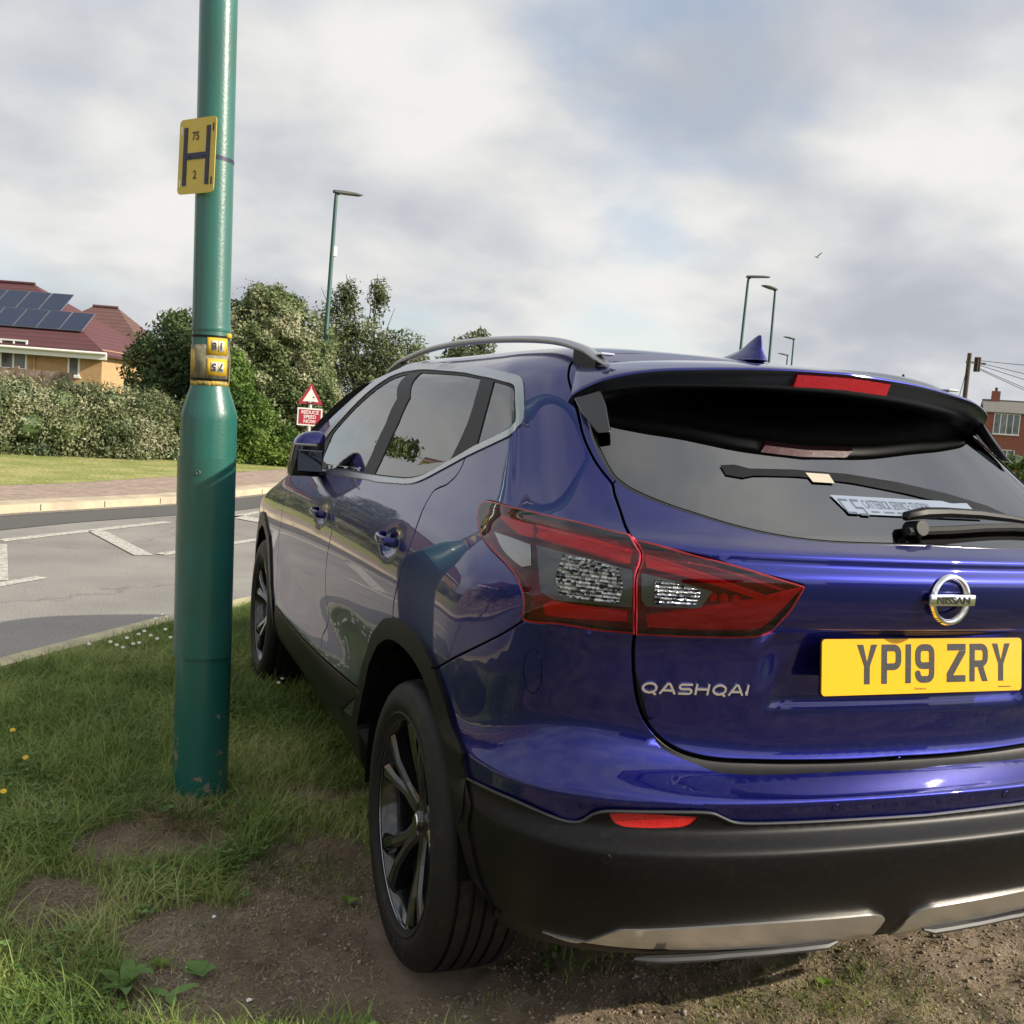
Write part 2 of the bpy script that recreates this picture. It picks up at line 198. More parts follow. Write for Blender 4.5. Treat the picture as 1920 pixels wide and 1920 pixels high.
TREES=[dict(label='dark green tree between the brown roofed house and the green post',base=(-.60,24.3,0),blobs=[(.35,0,2.4,(.85,.9,.85)),(-.25,.1,1.9,(.6,.8,.75)),(1.1,0,2.1,(.9,.8,.9)),(.5,0,2.95,(.5,.5,.45)),(.1,-.3,1.2,(.9,.8,.9)),(1.1,-.3,1.2,(1,.8,.9))],n=42000,size=.060,mat='L_DRK',seed=3),
 dict(label='broad hawthorn tree covered in pale blossom behind the REDUCE SPEED NOW sign',base=(1.50,21.6,0),blobs=[(0,0,2.9,(.85,.9,.95)),(-.75,-.1,2.3,(.7,.8,.95)),(.7,0,2.3,(.75,.8,1.0)),(0,0,1.5,(1.35,.9,1.2)),(.95,-.3,1.2,(.6,.7,1.0)),(-.1,-.2,3.45,(.45,.5,.45))],n=170000,size=.044,mat='L_HAW',seed=4),
 dict(label='bright green bush at the foot of the blossom covered hawthorn',base=(.55,20.3,0),blobs=[(0,0,.9,(.7,.6,.9)),(.6,-.1,.7,(.55,.5,.7)),(-.5,.1,.75,(.5,.5,.7)),(1.15,-.05,.45,(.45,.45,.5)),(.05,.1,1.7,(.45,.5,.6))],n=42000,size=.045,mat='L_GRN',seed=5,name='bush'),
 dict(label='thin open tree with bare twigs showing, right of the hawthorn',base=(4.35,24.4,0),blobs=[(0,0,2.4,(1.3,.9,.9)),(-.5,0,3.2,(.8,.7,.7)),(.75,0,3.0,(.7,.6,.5)),(-.1,0,1.4,(1.5,1,1.1)),(-.6,0,4.1,(.35,.3,.5)),(.15,0,4.2,(.3,.3,.5)),(1.2,.1,2.8,(.45,.4,.35)),(-1.1,0,3.9,(.3,.3,.35))],n=34000,size=.050,mat='L_DRK2',seed=6,shell=.95,extra_tips=[(-.7,0,4.7),(.1,0,4.8),(1.3,0,3.4),(-1.3,0,4.3),(.6,0,4.0),(-.1,0,4.5)]),
 dict(label='small distant tree top showing above the car roof rail',base=(11.3,36.9,0),blobs=[(0,0,3.9,(1.0,1,.7)),(.3,0,4.5,(.45,.4,.35)),(-.7,0,3.5,(.7,.6,.6))],n=5000,size=.08,mat='L_DRK2',seed=7,shell=.8),
 dict(label='tall dark tree left of the frame, mirrored in the rear side window',base=(-7.3,29.5,0),blobs=[(0,0,3.6,(1.4,1.3,1.5)),(.2,0,5.2,(.9,.8,.9)),(-.8,.3,2.2,(1.0,1,1.2)),(.4,0,1.6,(1.1,1,1.1))],n=22000,size=.09,mat='L_DRK',seed=18),
 dict(label='dark yew by the brown fence, mirrored in the car flank',base=(-8.5,5.6,0),blobs=[(0,0,2.2,(1.3,1.3,1.3)),(.6,.8,1.8,(1.1,1.1,1.1)),(-.7,-.6,1.8,(1.1,1.1,1.0))],n=16000,size=.09,mat='L_DRK',seed=8)]
HEDGES=[dict(label='long dense clipped hedge with grey green leaves along the far side of the road',pts=[(-13.5,14.6,0),(-8,16.6,0),(-3.4,18.6,0),(-1.2,19.5,0),(-.3,20.2,0)],h=[1.55,1.55,1.55,1.5,1.2],w=.6,n=320000,size=.033,mat='L_HDG',seed=11),
 dict(label='green hedge in front of the far red brick terrace at the right edge',pts=[(30.6,29.4,0),(34,27,0),(44,20,0)],h=[1.75,1.8,1.9],w=.6,n=12000,size=.08,mat='L_GRN',seed=12)]
a=math.radians(-21.5)
HOUSES=[dict(label='yellow brick house with dark solar panels on its red roof',loc=(-2.22-14*math.cos(a),47.27-14*math.sin(a),0),yaw=a,L_=14,D_=9,zb=-1,ze=3.15,zr=6.15,wall='ORB',roof='RT',hip=5.2,over=.35,drain=11.05,
   wins=[(12.78,2.42,.52,1.05,1),(9.85,2.65,1.75,1.30,3),(5,2.5,1.7,1.2,3),(2,2.5,1.2,1.2,2)],solar=[(12.15-k*1.04,2.05) for k in range(9)]+[(10.55-k*1.04,3.70) for k in range(7)]),
 dict(label='house with a plain brown tiled roof, behind the one with solar panels',loc=(-7.0,55.0,0),yaw=math.radians(-18),L_=7.3,D_=8,zb=-1,ze=3.0,zr=5.75,wall='ORB',roof='BT',hip=3.0,over=.35,wins=[(6.1,2.2,.8,1.2,1)]),
 dict(label='red brick terrace with tall white bay windows at the right edge of the picture',loc=(73.6,72.4,0),yaw=math.radians(-42),L_=16,D_=8,zb=0,ze=5.7,zr=6.9,wall='RDB',roof='GREYT',wins=[(1.9,4.6,2.2,1.9,4),(7,4.6,2.2,1.9,3),(1.9,1.5,1.9,1.5,3)],chimney=1.0,fascia=False,over=.15),
 dict(label='brown gabled roof behind the telegraph pole',loc=(54.6,58.2,0),yaw=math.radians(48),L_=8,D_=5.2,zb=0,ze=4.9,zr=6.95,wall='RDB',roof='BT',fascia=False,over=.2),
 dict(label='orange brick house left of the frame, mirrored in the car doors',loc=(-19.5,32.5,0),yaw=math.radians(-8),L_=9.6,D_=7,zb=0,ze=4.4,zr=6.9,wall='ORB',roof='BT',wins=[(2,3.6,1.4,1.2,2),(8,3.6,1.4,1.2,2),(2,1.4,1.8,1.3,3),(8.3,1.4,1.8,1.3,3)],doorx=5.3),
 dict(label='red roofed brick house beyond the brown fence, mirrored in the quarter panel',loc=(-19,7,0),yaw=math.radians(62),L_=10,D_=7,zb=0,ze=4.2,zr=6.6,wall='RDB',roof='RT',wins=[(2,3.4,1.4,1.2,2),(7,3.4,1.4,1.2,2),(2,1.4,1.8,1.3,3)],doorx=5),
 dict(label='brick house across the open ground behind the photographer',loc=(6,-34,0),yaw=math.radians(200),L_=12,D_=8,zb=0,ze=4.8,zr=7.2,wall='RDB',roof='BT',wins=[(3,3.6,1.4,1.2,2),(9,3.6,1.4,1.2,2)],doorx=6),
 dict(label='second brick house behind the photographer, further right',loc=(30,-30,0),yaw=math.radians(215),L_=12,D_=8,zb=0,ze=4.8,zr=7.2,wall='ORB',roof='BT',wins=[(3,3.6,1.4,1.2,2),(9,3.6,1.4,1.2,2)],doorx=6)]
FENCES=[dict(label='pale weathered board fence between the hedge and the yellow brick house',p0=(-9.5,27.6,0),p1=(-2.4,25.2,0),h=1.72),
 dict(label='brown board fence across the road, mirrored in the rear wing',p0=(-11.5,-3.0,0),p1=(-6.6,8.2,0),h=1.85)]
TPOLE=(36.97,37.74); BIRD=(36.17,49.39,12.25)

# ---- body surface: cubic B-spline net, one half (x<=0), u: rear centre -> side -> front centre, v: sill -> roof spine
#        z(side) r(rear y) w     k(corner) zf(front z) yf(front y)
ROWS=[(0.250,.210,.780,1.0,.22,4.22),
(0.275,.160,.820,1.0,.23,4.29),
(0.300,.115,.850,1.0,.25,4.32),
(0.345,.085,.866,1.0,.30,4.34),
(0.400,.055,.876,1.0,.36,4.35),
(0.460,.020,.884,1.0,.42,4.36),
(0.510,.000,.887,1.0,.46,4.37),
(0.546,-.005,.888,1.0,.49,4.375),
(0.555,-.003,.888,1.0,.51,4.378),
(0.573,.030,.888,1.0,.53,4.38),
(0.590,.040,.888,1.0,.55,4.38),
(0.628,.028,.888,1.0,.57,4.38),
(0.641,.024,.888,1.0,.59,4.38),
(0.647,.038,.888,1.0,.61,4.375),
(0.664,.092,.888,1.0,.63,4.37),
(0.690,.120,.888,1.0,.66,4.36),
(0.730,.122,.889,1.0,.69,4.35),
(0.780,.112,.891,1.0,.72,4.34),
(0.830,.100,.892,1.0,.75,4.33),
(0.880,.092,.891,1.0,.78,4.31),
(0.920,.084,.888,1.0,.81,4.28),
(0.955,.068,.882,1.0,.84,4.22),
(0.985,.048,.873,1.0,.87,4.12),
(1.015,.036,.860,1.0,.90,4.00),
(1.050,.030,.842,1.0,.94,3.88),
(1.082,.028,.823,1.0,.985,3.76),
(1.098,.052,.812,1.0,1.01,3.68),
(1.118,.040,.800,1.0,1.03,3.60),
(1.132,.078,.792,1.0,1.045,3.50),
(1.148,.120,.784,1.0,1.07,3.42),
(1.190,.190,.762,1.0,1.12,3.34),
(1.240,.268,.742,1.0,1.18,3.24),
(1.290,.336,.722,.95,1.25,3.12),
(1.340,.405,.702,.9,1.32,2.99),
(1.390,.474,.682,.85,1.39,2.85),
(1.430,.534,.664,.8,1.445,2.72),
(1.462,.588,.642,.75,1.485,2.60),
(1.490,.640,.610,.7,1.51,2.48),
(1.515,.705,.565,.6,1.53,2.38),
(1.533,.755,.510,.5,1.54,2.30),
(1.545,.850,.430,.4,1.55,2.22),
(1.553,.980,.320,.3,1.555,2.14),
(1.558,1.15,.200,.2,1.558,2.05),
(1.560,1.35,.090,.1,1.560,1.95),
(1.560,1.45,.000,.0,1.560,1.90)]
# rear stations: fraction of w, dy
REAR=[(0,0),(.17,.003),(.34,.010),(.50,.024),(.64,.046),(.76,.080),(.85,.125),(.915,.185),(.957,.265),(.98,.37)]
SIDE=[.52,.72,.95,1.20,1.50,1.85,2.2,2.55,2.9,3.2,3.45,3.7]
FRONT=[(.985,.52),(.95,.34),(.88,.20),(.76,.11),(.60,.055),(.42,.025),(.22,.006),(0,0)]
def control():
    nu=len(REAR)+len(SIDE)+len(FRONT); nv=len(ROWS)
    C=np.zeros((nu,nv,3))
    for j,(z,r,w,k,zf,yf) in enumerate(ROWS):
        i=0
        t=min(1,max(0,(z-1.12)/.40)); # greenhouse
        yr=r+.37*(.35+.65*k); 
        for a,b in REAR:
            C[i,j]=(-a*w, r+b*(.35+.65*k), z); i+=1
        y1=r+.37*(.35+.65*k)+.12; y1=max(y1,.52)
        y2=yf-.52*k-.10*(1-k)-.12
        if y2<y1+.2: m=(y1+y2)/2; y1=m-.1; y2=m+.1
        for n,s in enumerate(SIDE):
            f=n/(len(SIDE)-1)
            yb=s; 
            yg=y1+(y2-y1)*f
            y=yb*(1-t)+yg*t if z>1.12 else yb
            if z<=1.12:
                y=min(yb, 1e9)
                if y2<SIDE[-1]: # hood rows: squeeze forward stations
                    g=max(0,(s-2.2)/(SIDE[-1]-2.2)); y=s+(y2-SIDE[-1])*g
            fz=max(0,(y-2.2)/(yf-2.2)) if yf>2.2 else f
            zz=z+(zf-z)*min(1,fz)**1.5
            ww=w
            # rear taper of greenhouse / body
            if y<1.3: ww-= .018*((1.3-y)/1.0)**1.5*(0.3+1.0*t)
            if y>2.9 : ww-= .03*((y-2.9)/1.0)**2
            C[i,j]=(-ww,y,zz); i+=1
        for a,b in FRONT:
            C[i,j]=(-a*w*.985, yf-b*(k if k>.05 else .05), z+(zf-z)*(1 if b<.3 else .75)); i+=1
    # taper rear stations consistently
    for j,(z,r,w,k,zf,yf) in enumerate(ROWS):
        t=min(1,max(0,(z-1.12)/.40))
        for i in range(len(REAR)):
            y=C[i,j,1]; a=REAR[i][0]
            if y<1.3: C[i,j,0]+= a*.018*((1.3-y)/1.0)**1.5*(0.3+1.0*t)
    # bumper shelf rises into the scoop at the rear corner
    for i,g in ((3,.25),(4,.6),(5,1),(6,1),(7,.45)):
        for j,dz,dy in ((13,.012,-.004),(14,.026,-.012),(15,.036,-.012),(16,.030,-.004),(17,.012,0)):
            C[i,j,2]+=dz*g; C[i,j,1]+=dy*g
    return C
C0=control()
NU,NV=C0.shape[:2]
CE=np.zeros((NU+2,NV+2,3)); CE[1:-1,1:-1]=C0
CE[0,1:-1]=C0[1]*[-1,1,1]; CE[-1,1:-1]=C0[-2]*[-1,1,1]
CE[:,0]=2*CE[:,1]-CE[:,2]; CE[:,-1]=CE[:,-3]*[-1,1,1]
def bw(t):
    return np.stack([(1-t)**3,3*t**3-6*t**2+4,-3*t**3+3*t**2+3*t+1,t**3],-1)/6
def bd(t):
    return np.stack([-3*(1-t)**2,9*t**2-12*t,-9*t**2+6*t+3,3*t**2],-1)/6
def S(u,v,der=False):
    u=np.clip(np.atleast_1d(np.asarray(u,float)),0,NU-1-1e-9); v=np.clip(np.atleast_1d(np.asarray(v,float)),0,NV-1-1e-9)
    iu=u.astype(int); iv=v.astype(int); fu=u-iu; fv=v-iv
    A=np.stack([np.stack([CE[iu+a,iv+b] for b in range(4)],1) for a in range(4)],1) # n,4,4,3
    wu,wv=bw(fu),bw(fv)
    P=np.einsum('na,nb,nabc->nc',wu,wv,A)
    if not der: return P
    du,dv=bd(fu),bd(fv)
    Pu=np.einsum('na,nb,nabc->nc',du,wv,A); Pv=np.einsum('na,nb,nabc->nc',wu,dv,A)
    N=np.cross(Pv,Pu); N/=np.maximum(1e-12,np.linalg.norm(N,axis=1,keepdims=True))
    return P,Pu,Pv,N

# ------------------------------------------------------------------ car materials
def paint():
    m=P('ink_blue_paint',(.0030,.0055,.135),rough=.31,metal=.88,coat=1.0,coatr=.015)
    nt=m.node_tree; b=nt.nodes['Principled BSDF']; tc=nt.nodes.new('ShaderNodeTexCoord')
    v=nt.nodes.new('ShaderNodeTexVoronoi'); v.inputs['Scale'].default_value=2600; nt.links.new(tc.outputs['Object'],v.inputs['Vector'])
    mr=nt.nodes.new('ShaderNodeMapRange'); mr.inputs[3].default_value=.30; mr.inputs[4].default_value=.46; nt.links.new(v.outputs['Distance'],mr.inputs[0]); nt.links.new(mr.outputs[0],b.inputs['Roughness'])
    # road film low on the panels
    sp=nt.nodes.new('ShaderNodeSeparateXYZ'); nt.links.new(tc.outputs['Object'],sp.inputs[0]); zf=nt.nodes.new('ShaderNodeMapRange'); zf.inputs[1].default_value=.95; zf.inputs[2].default_value=.35; nt.links.new(sp.outputs[2],zf.inputs[0])
    dn=nt.nodes.new('ShaderNodeTexNoise'); dn.inputs['Scale'].default_value=38; dn.inputs['Detail'].default_value=9; dn.inputs['Roughness'].default_value=.75; nt.links.new(tc.outputs['Object'],dn.inputs['Vector']); dr=nt.nodes.new('ShaderNodeMapRange'); dr.inputs[1].default_value=.52; dr.inputs[2].default_value=.95; nt.links.new(dn.outputs['Fac'],dr.inputs[0])
    dm=nt.nodes.new('ShaderNodeMath'); dm.operation='MULTIPLY'; nt.links.new(zf.outputs[0],dm.inputs[0]); nt.links.new(dr.outputs[0],dm.inputs[1]); dm.use_clamp=True
    dx=nt.nodes.new('ShaderNodeMix'); dx.data_type='RGBA'; dx.inputs[6].default_value=(.0030,.0055,.135,1); dx.inputs[7].default_value=(.10,.085,.07,1); nt.links.new(dm.outputs[0],dx.inputs[0]); nt.links.new(dx.outputs[2],b.inputs['Base Color'])
    # thin film of dust
    n=nt.nodes.new('ShaderNodeTexNoise'); n.inputs['Scale'].default_value=9; n.inputs['Detail'].default_value=8; nt.links.new(tc.outputs['Object'],n.inputs['Vector'])
    m2=nt.nodes.new('ShaderNodeMapRange'); m2.inputs[1].default_value=.45; m2.inputs[2].default_value=.75; m2.inputs[3].default_value=.012; m2.inputs[4].default_value=.05; nt.links.new(n.outputs['Fac'],m2.inputs[0]); nt.links.new(m2.outputs[0],b.inputs['Coat Roughness'])
    return m
PAINT=paint()
BLACKP=P('black_cladding',(.0055,.0055,.006),rough=.40,spec=.20,bump=(900,.2,.0005),noise=(60,(.013,.012,.010),.52,.80))
BLACKG=P('black_gloss',(.006,.006,.007),rough=.12,coat=.6)
DARK=P('dark_void',(.004,.004,.004),rough=.9,spec=.1)
CHROME=P('satin_chrome',(.43,.45,.47),rough=.24,metal=1); RAILM=P('rail_satin',(.44,.46,.49),rough=.30,metal=.8); FRAMEM=P('pillar_black',(.018,.018,.020),rough=.5,spec=.22,bump=(500,.3,.0006)); UNDERM=P('spoiler_black',(.014,.016,.024),rough=.34,spec=.35); LETM=P('letter_chrome',(.86,.86,.86),rough=.22,metal=.9)
CHROMEB=P('bright_chrome',(.8,.8,.8),rough=.07,metal=1)
SILVER=P('silver_plastic',(.70,.69,.66),rough=.20,metal=.85)
RUBBER=P('rubber',(.012,.012,.013),rough=.7,spec=.3)
TINT=GLASS('privacy_glass',(.16,.17,.175),.08)
CLEAR=GLASS('clear_glass',(.45,.55,.52),.08)
REDLENS=GLASS('red_lens',(.86,.09,.17),.04); CLEARLENS=GLASS('clear_lens',(.80,.80,.80),.04)
REDBAR=P('red_lightguide',(.90,.03,.12),rough=.18,coat=1); REDDEEP=P('deep_red_housing',(.13,.02,.045),rough=.35,coat=.5)
GUIDE=P('red_guide_edge',(1.0,.45,.6),rough=.12,coat=1); RIMRED=P('lamp_rim_red',(.75,.02,.06),rough=.15,coat=1); CHAMB=P('smoked_chamber',(.07,.073,.08),rough=.16,metal=.7,coat=.5)
LAMPDARK=P('lamp_housing',(.05,.05,.055),rough=.25,metal=.6)
SEAT=P('seat_fabric',(.03,.03,.033),rough=.9)
# ------------------------------------------------------------------ seam / region geometry on the body surface
_u=np.linspace(0,NU-1.001,300); _v=np.linspace(0,NV-1.001,300)
_pu=S(_u,np.full(300,20.)); _A=np.r_[0,np.cumsum(np.linalg.norm(np.diff(_pu,axis=0),axis=1))]
_p1=S(np.full(300,1.),_v); _p2=S(np.full(300,13.),_v)
_B=np.r_[0,np.cumsum(.5*np.linalg.norm(np.diff(_p1,axis=0),axis=1)+.5*np.linalg.norm(np.diff(_p2,axis=0),axis=1))]
def toAB(uv): uv=np.asarray(uv,float); return np.stack([np.interp(uv[:,0],_u,_A),np.interp(uv[:,1],_v,_B)],-1)
def toUV(ab): ab=np.asarray(ab,float); return np.stack([np.interp(ab[:,0],_A,_u),np.interp(ab[:,1],_B,_v)],-1)
def smooth(pts,step=.008,closed=False):
    """pts (u,v,corner) -> dense AB polyline, Catmull-Rom between corners"""
    ab=toAB([q[:2] for q in pts]); c=[(len(q)>2 and q[2]) for q in pts]; n=len(ab)
    if not closed: c[0]=c[-1]=1
    out=[]
    rng=range(n if closed else n-1)
    for i in rng:
        p1,p2=ab[i],ab[(i+1)%n]
        p0=p1*2-p2 if c[i] else ab[(i-1)%n]; p3=p2*2-p1 if c[(i+1)%n] else ab[(i+2)%n]
        d=np.linalg.norm(p2-p1)
        if d<1e-6: continue
        # finite-difference tangents scaled to chord
        t1=(p2-p0)/max(1e-9,np.linalg.norm(p1-p0)+d)*d; t2=(p3-p1)/max(1e-9,np.linalg.norm(p3-p2)+d)*d
        k=max(1,int(math.ceil(d/step)))
        for j in range(k):
            t=j/k; h=(2*t**3-3*t**2+1)*p1+(t**3-2*t**2+t)*t1+(-2*t**3+3*t**2)*p2+(t**3-t**2)*t2
            out.append(h)
    if not closed: out.append(ab[-1])
    return np.array(out)
def offs(ab,d):
    """offset an AB polyline sideways by d metres measured on the real surface"""
    uv=toUV(ab); Pp,Pu,Pv,N=S(uv[:,0],uv[:,1],True)
    T=np.zeros_like(Pp); T[1:-1]=Pp[2:]-Pp[:-2]; T[0]=Pp[1]-Pp[0]; T[-1]=Pp[-1]-Pp[-2]
    T/=np.maximum(1e-9,np.linalg.norm(T,axis=1,keepdims=True)); B=np.cross(N,T)
    out=uv.copy()
    for i in range(len(uv)):
        J=np.stack([Pu[i],Pv[i]],1); out[i]+=np.linalg.lstsq(J,B[i]*d,rcond=None)[0]
    out[:,0]=np.clip(out[:,0],0,NU-1.001); out[:,1]=np.clip(out[:,1],0,NV-1.001)
    return toAB(out)
def band(ab,d): return np.r_[offs(ab,d),offs(ab,-d)[::-1]]
def inpoly(pts,poly):
    x,y=pts[:,0],pts[:,1]; r=np.zeros(len(pts),bool); n=len(poly)
    lo,hi=poly.min(0),poly.max(0); ok=(x>=lo[0])&(x<=hi[0])&(y>=lo[1])&(y<=hi[1])
    if not ok.any(): return r
    xs,ys=x[ok],y[ok]; rr=np.zeros(len(xs),bool)
    for i in range(n):
        x1,y1=poly[i]; x2,y2=poly[(i+1)%n]
        if y1==y2: continue
        c=((y1>ys)!=(y2>ys))&(xs<(x2-x1)*(ys-y1)/(y2-y1)+x1); rr^=c
    r[ok]=rr; return r
def sidept(y,z):
    """surface parameters of a point on the flank given y and z"""
    u,v=15.,20.
    g=np.stack(np.meshgrid(np.linspace(8,NU-2,120),np.linspace(0,NV-2,160),indexing='ij'),-1).reshape(-1,2)
    q=S(g[:,0],g[:,1]); k=np.argmin((q[:,1]-y)**2+(q[:,2]-z)**2); return g[k]
SEAMS={}; POLY={}
for k,val in UVD.items():
    if k[:2]=='S_': SEAMS[k[2:]]=(val[0]/1000,smooth(val[1],.008 if k!='S_tow_cover' else .003))
    elif k[:2]=='R_' and k not in('R_arch_outer','R_arch_inner','R_tail_glass','R_lower_bumper','R_shelf','R_chrome'): POLY[k[2:]]=smooth(val,.008,True)
def U(u,v,c=1): return (u,v,c)
# polygons completed with surface parameters where the photo hides them
def openpoly(key,extra,step=.008): return np.r_[smooth(UVD[key],step),toAB(extra)]
POLY['tail_glass']=openpoly('R_tail_glass',[(0,28.68),(0,37.2),(5.0,37.2),(5.75,36.2)])
POLY['lower_bumper']=openpoly('R_lower_bumper',[(0,10.6),(0,0),(8.0,0),(9.3,.0),(9.6,3)])
POLY['shelf']=None
POLY['chrome']=smooth(UVD['R_chrome'],.008,True)
tg=np.r_[SEAMS['tailgate_top'][1],SEAMS['lamp_gap'][1],SEAMS['tailgate_low'][1]]
POLY['tailgate']=np.r_[tg,toAB([(0,14.86),(0,38.6),(4,38.6)])]
_tl=SEAMS['tailgate_low'][1]; _sh=smooth(UVD['R_shelf']); _sh=_sh[toUV(_sh)[:,0]>.6]; POLY['shelf']=np.r_[_sh,toAB([(0,14.1),(0,14.86)]),_tl[toUV(_tl)[:,0]>.6][::-1][:int(len(_tl)*.82)]]
SEAMS['tailgate_low']=(SEAMS['tailgate_low'][0],np.r_[SEAMS['tailgate_low'][1],toAB([(0,14.86)])])
ao=smooth(UVD['R_arch_outer']); ai=smooth(UVD['R_arch_inner'])
POLY['arch_outer']=np.r_[ao,toAB([(8.0,0),(14,0)])]
POLY['arch_inner']=np.r_[ai,toAB([(8.0,0),(12.9,0)])]
# front arch: circle about the front hub
def circ(y0,z0,r,a0,a1,n=22):
    return toAB([sidept(y0+r*math.cos(math.radians(a)),z0+r*math.sin(math.radians(a))) for a in np.linspace(a0,a1,n)])
FY=3.47
POLY['front_arch_outer']=np.r_[circ(FY,.345,.455,195,-20),toAB([sidept(FY+.44,.25),sidept(FY-.44,.25)])]
POLY['front_arch_inner']=np.r_[circ(FY,.345,.395,196,-20),toAB([(24.5,0),(17.5,0)])]
sl=SEAMS['sill_line'][1]
POLY['sill']=np.r_[sl,toAB([sidept(1.28,.40),(13.2,0),(18.6,0),sidept(3.02,.40)])]
# doors
drr=SEAMS['rear_door_rear'][1]; dm=SEAMS['doors'][1]; df=SEAMS['front_door_front'][1]
bm_=smooth([q for q in UVD['R_chrome'] if True][17:],.01)   # lower edge of the chrome trim, rear to front
POLY['rear_door']=np.r_[drr,ao[::-1][len(ao)//2:],toAB([sidept(1.28,.45),sidept(1.5,.40)]),sl[len(sl)//2:][::-1],dm[::-1],toAB([sidept(1.7,1.15)])]
POLY['front_door']=np.r_[dm,sl[:len(sl)//2+8][::-1],df[::-1],toAB([sidept(2.9,1.06),sidept(1.9,1.12)])]
# front end
POLY['windscreen']=toAB([(21.2,31.2),(21.6,33.5),(22.2,37.2),(23.5,38.6),(NU-1,38.6),(NU-1,30.2),(24,30.2)])
POLY['headlamp']=smooth([(23.0,19.6,1),(24.6,20.0),(26.0,19.8,1),(26.4,18.0,1),(24.8,17.0),(23.2,17.6)],.01,True)
POLY['grille']=toAB([(26.8,19.6),(NU-1,19.6),(NU-1,13.2),(27.3,13.2)])
POLY['lower_grille']=toAB([(24.2,8.0),(NU-1,8.0),(NU-1,0),(24.2,0)])
SEAMS['bonnet']=(.0025,toAB([(22.6,28.6),(22.9,25),(23.6,22),(25.2,20.6),(27,20.4),(NU-1,20.3)]))
# one constrained triangulation of the whole half body
def triangulate():
    V=[];E=[]
    def addline(ab,closed):
        b=len(V); n=len(ab)
        V.extend(map(tuple,ab)); E.extend([(b+i,b+i+1) for i in range(n-1)])
        if closed: E.append((b+n-1,b))
    for k,(w,ab) in SEAMS.items():
        addline(band(ab,w),True)
        if w>.0015: addline(band(ab,w+.0022),True)
    for k,ab in POLY.items(): addline(ab,True)
    gu=np.unique(np.r_[np.arange(0,11,.22),np.arange(11,22,.125),np.arange(22,NU-1,.22),NU-1.001]); gv=np.unique(np.r_[np.arange(0,4,.5),np.arange(4,17,.34),np.arange(17,20,.5),np.arange(20,30,.34),np.arange(30,NV-1,.5),NV-1.001])
    G=toAB(np.stack(np.meshgrid(gu,gv,indexing='ij'),-1).reshape(-1,2))
    b=len(V); V.extend(map(tuple,G))
    lo=toAB([(0,0)])[0]; hi=toAB([(NU-1.001,NV-1.001)])[0]
    b=len(V); V.extend([(lo[0],lo[1]),(hi[0],lo[1]),(hi[0],hi[1]),(lo[0],hi[1])]); E.extend([(b,b+1),(b+1,b+2),(b+2,b+3),(b+3,b)])
    V=[(min(max(x,lo[0]),hi[0]),min(max(y,lo[1]),hi[1])) for x,y in V]
    r=delaunay_2d_cdt([Vector(v) for v in V],E,[],0,1e-5,False)
    return np.array([tuple(v) for v in r[0]]),np.array([f for f in r[2] if len(f)==3])
TV,TF=triangulate()
CEN=TV[TF].mean(1)
LAB=np.full(len(TF),'body',dtype='<U16'); done=np.zeros(len(TF),bool)
# small flat triangles on the border of the parameter square are dropped
def mark(name,mask):
    m=mask&~done; LAB[m]=name; done[m]=True
for k,(w,ab) in SEAMS.items(): mark('gap',inpoly(CEN,band(ab,w)))
for k in ('tail_glass','reflector','skid','quarter_lamp','gate_lamp','front_glass','rear_glass','quarter_glass'): mark(k,inpoly(CEN,POLY[k]))
mark('frame',inpoly(CEN,POLY['frame'])); mark('chrome',inpoly(CEN,POLY['chrome']))
mark('hole',inpoly(CEN,POLY['arch_inner'])|inpoly(CEN,POLY['front_arch_inner']))
mark('arch',inpoly(CEN,POLY['arch_outer'])&(toUV(CEN)[:,0]>7.2)); mark('front_arch',inpoly(CEN,POLY['front_arch_outer']))
mark('shelf',inpoly(CEN,POLY['shelf'])); mark('tailgate',inpoly(CEN,POLY['tailgate']))
mark('lower_bumper',inpoly(CEN,POLY['lower_bumper']))
cuv=toUV(CEN)
bq=toUV(SEAMS['bumper_quarter'][1]); o_=np.argsort(bq[:,0])
mark('bumper',(cuv[:,0]<11)&(cuv[:,1]<np.interp(cuv[:,0],bq[o_,0],bq[o_,1],left=20.8,right=16.5))&(cuv[:,1]<21.2))
mark('rear_door',inpoly(CEN,POLY['rear_door'])); mark('front_door',inpoly(CEN,POLY['front_door']))
mark('sill',inpoly(CEN,POLY['sill'])|((cuv[:,0]>11)&(cuv[:,0]<20)&(cuv[:,1]<2.0))|((cuv[:,0]>11.2)&(cuv[:,0]<15)&(cuv[:,1]<7.2)))
rest=(~done)&(cuv[:,0]>11.5)&(cuv[:,0]<15.2); _ve=toUV(sl)[-1,1]
mark('sill',rest&(cuv[:,1]<_ve)); mark('rear_door',rest&(cuv[:,1]<18)&(cuv[:,0]>12.2))
for k in('windscreen','headlamp','grille','lower_grille'): mark(k,inpoly(CEN,POLY[k]))
# smooth relief added to the plain surface (plate recess in the tailgate, door hollows)
def sst(a,b,x): t=np.clip((x-a)/(b-a),0,1); return t*t*(3-2*t)
def relief(Pp):
    x=np.abs(Pp[:,0]); y=Pp[:,1]; z=Pp[:,2]
    rear=y<.35
    w=.345+(z-.80)*.35
    d=-.014*sst(0,.03,w-x)*sst(.785,.815,z)*sst(.975,.955,z)*rear
    # door hollow and lower body swell
    side=(x>.80)&(y>.7)&(y<3.1)
    d=d-.010*np.exp(-((z-.62)/.09)**2)*sst(1.15,1.55,y)*sst(2.95,2.6,y)*side
    d=d+.005*np.exp(-((z-.47)/.05)**2)*sst(1.2,1.5,y)*sst(2.95,2.6,y)*side
    # hollow behind the door handles
    for hy,hz in ((1.105,.985),(2.04,.955)):
        d=d-.017*np.exp(-(((y-hy)/.058)**2+((z-hz)/.033)**2)**1.5)*side
    return d
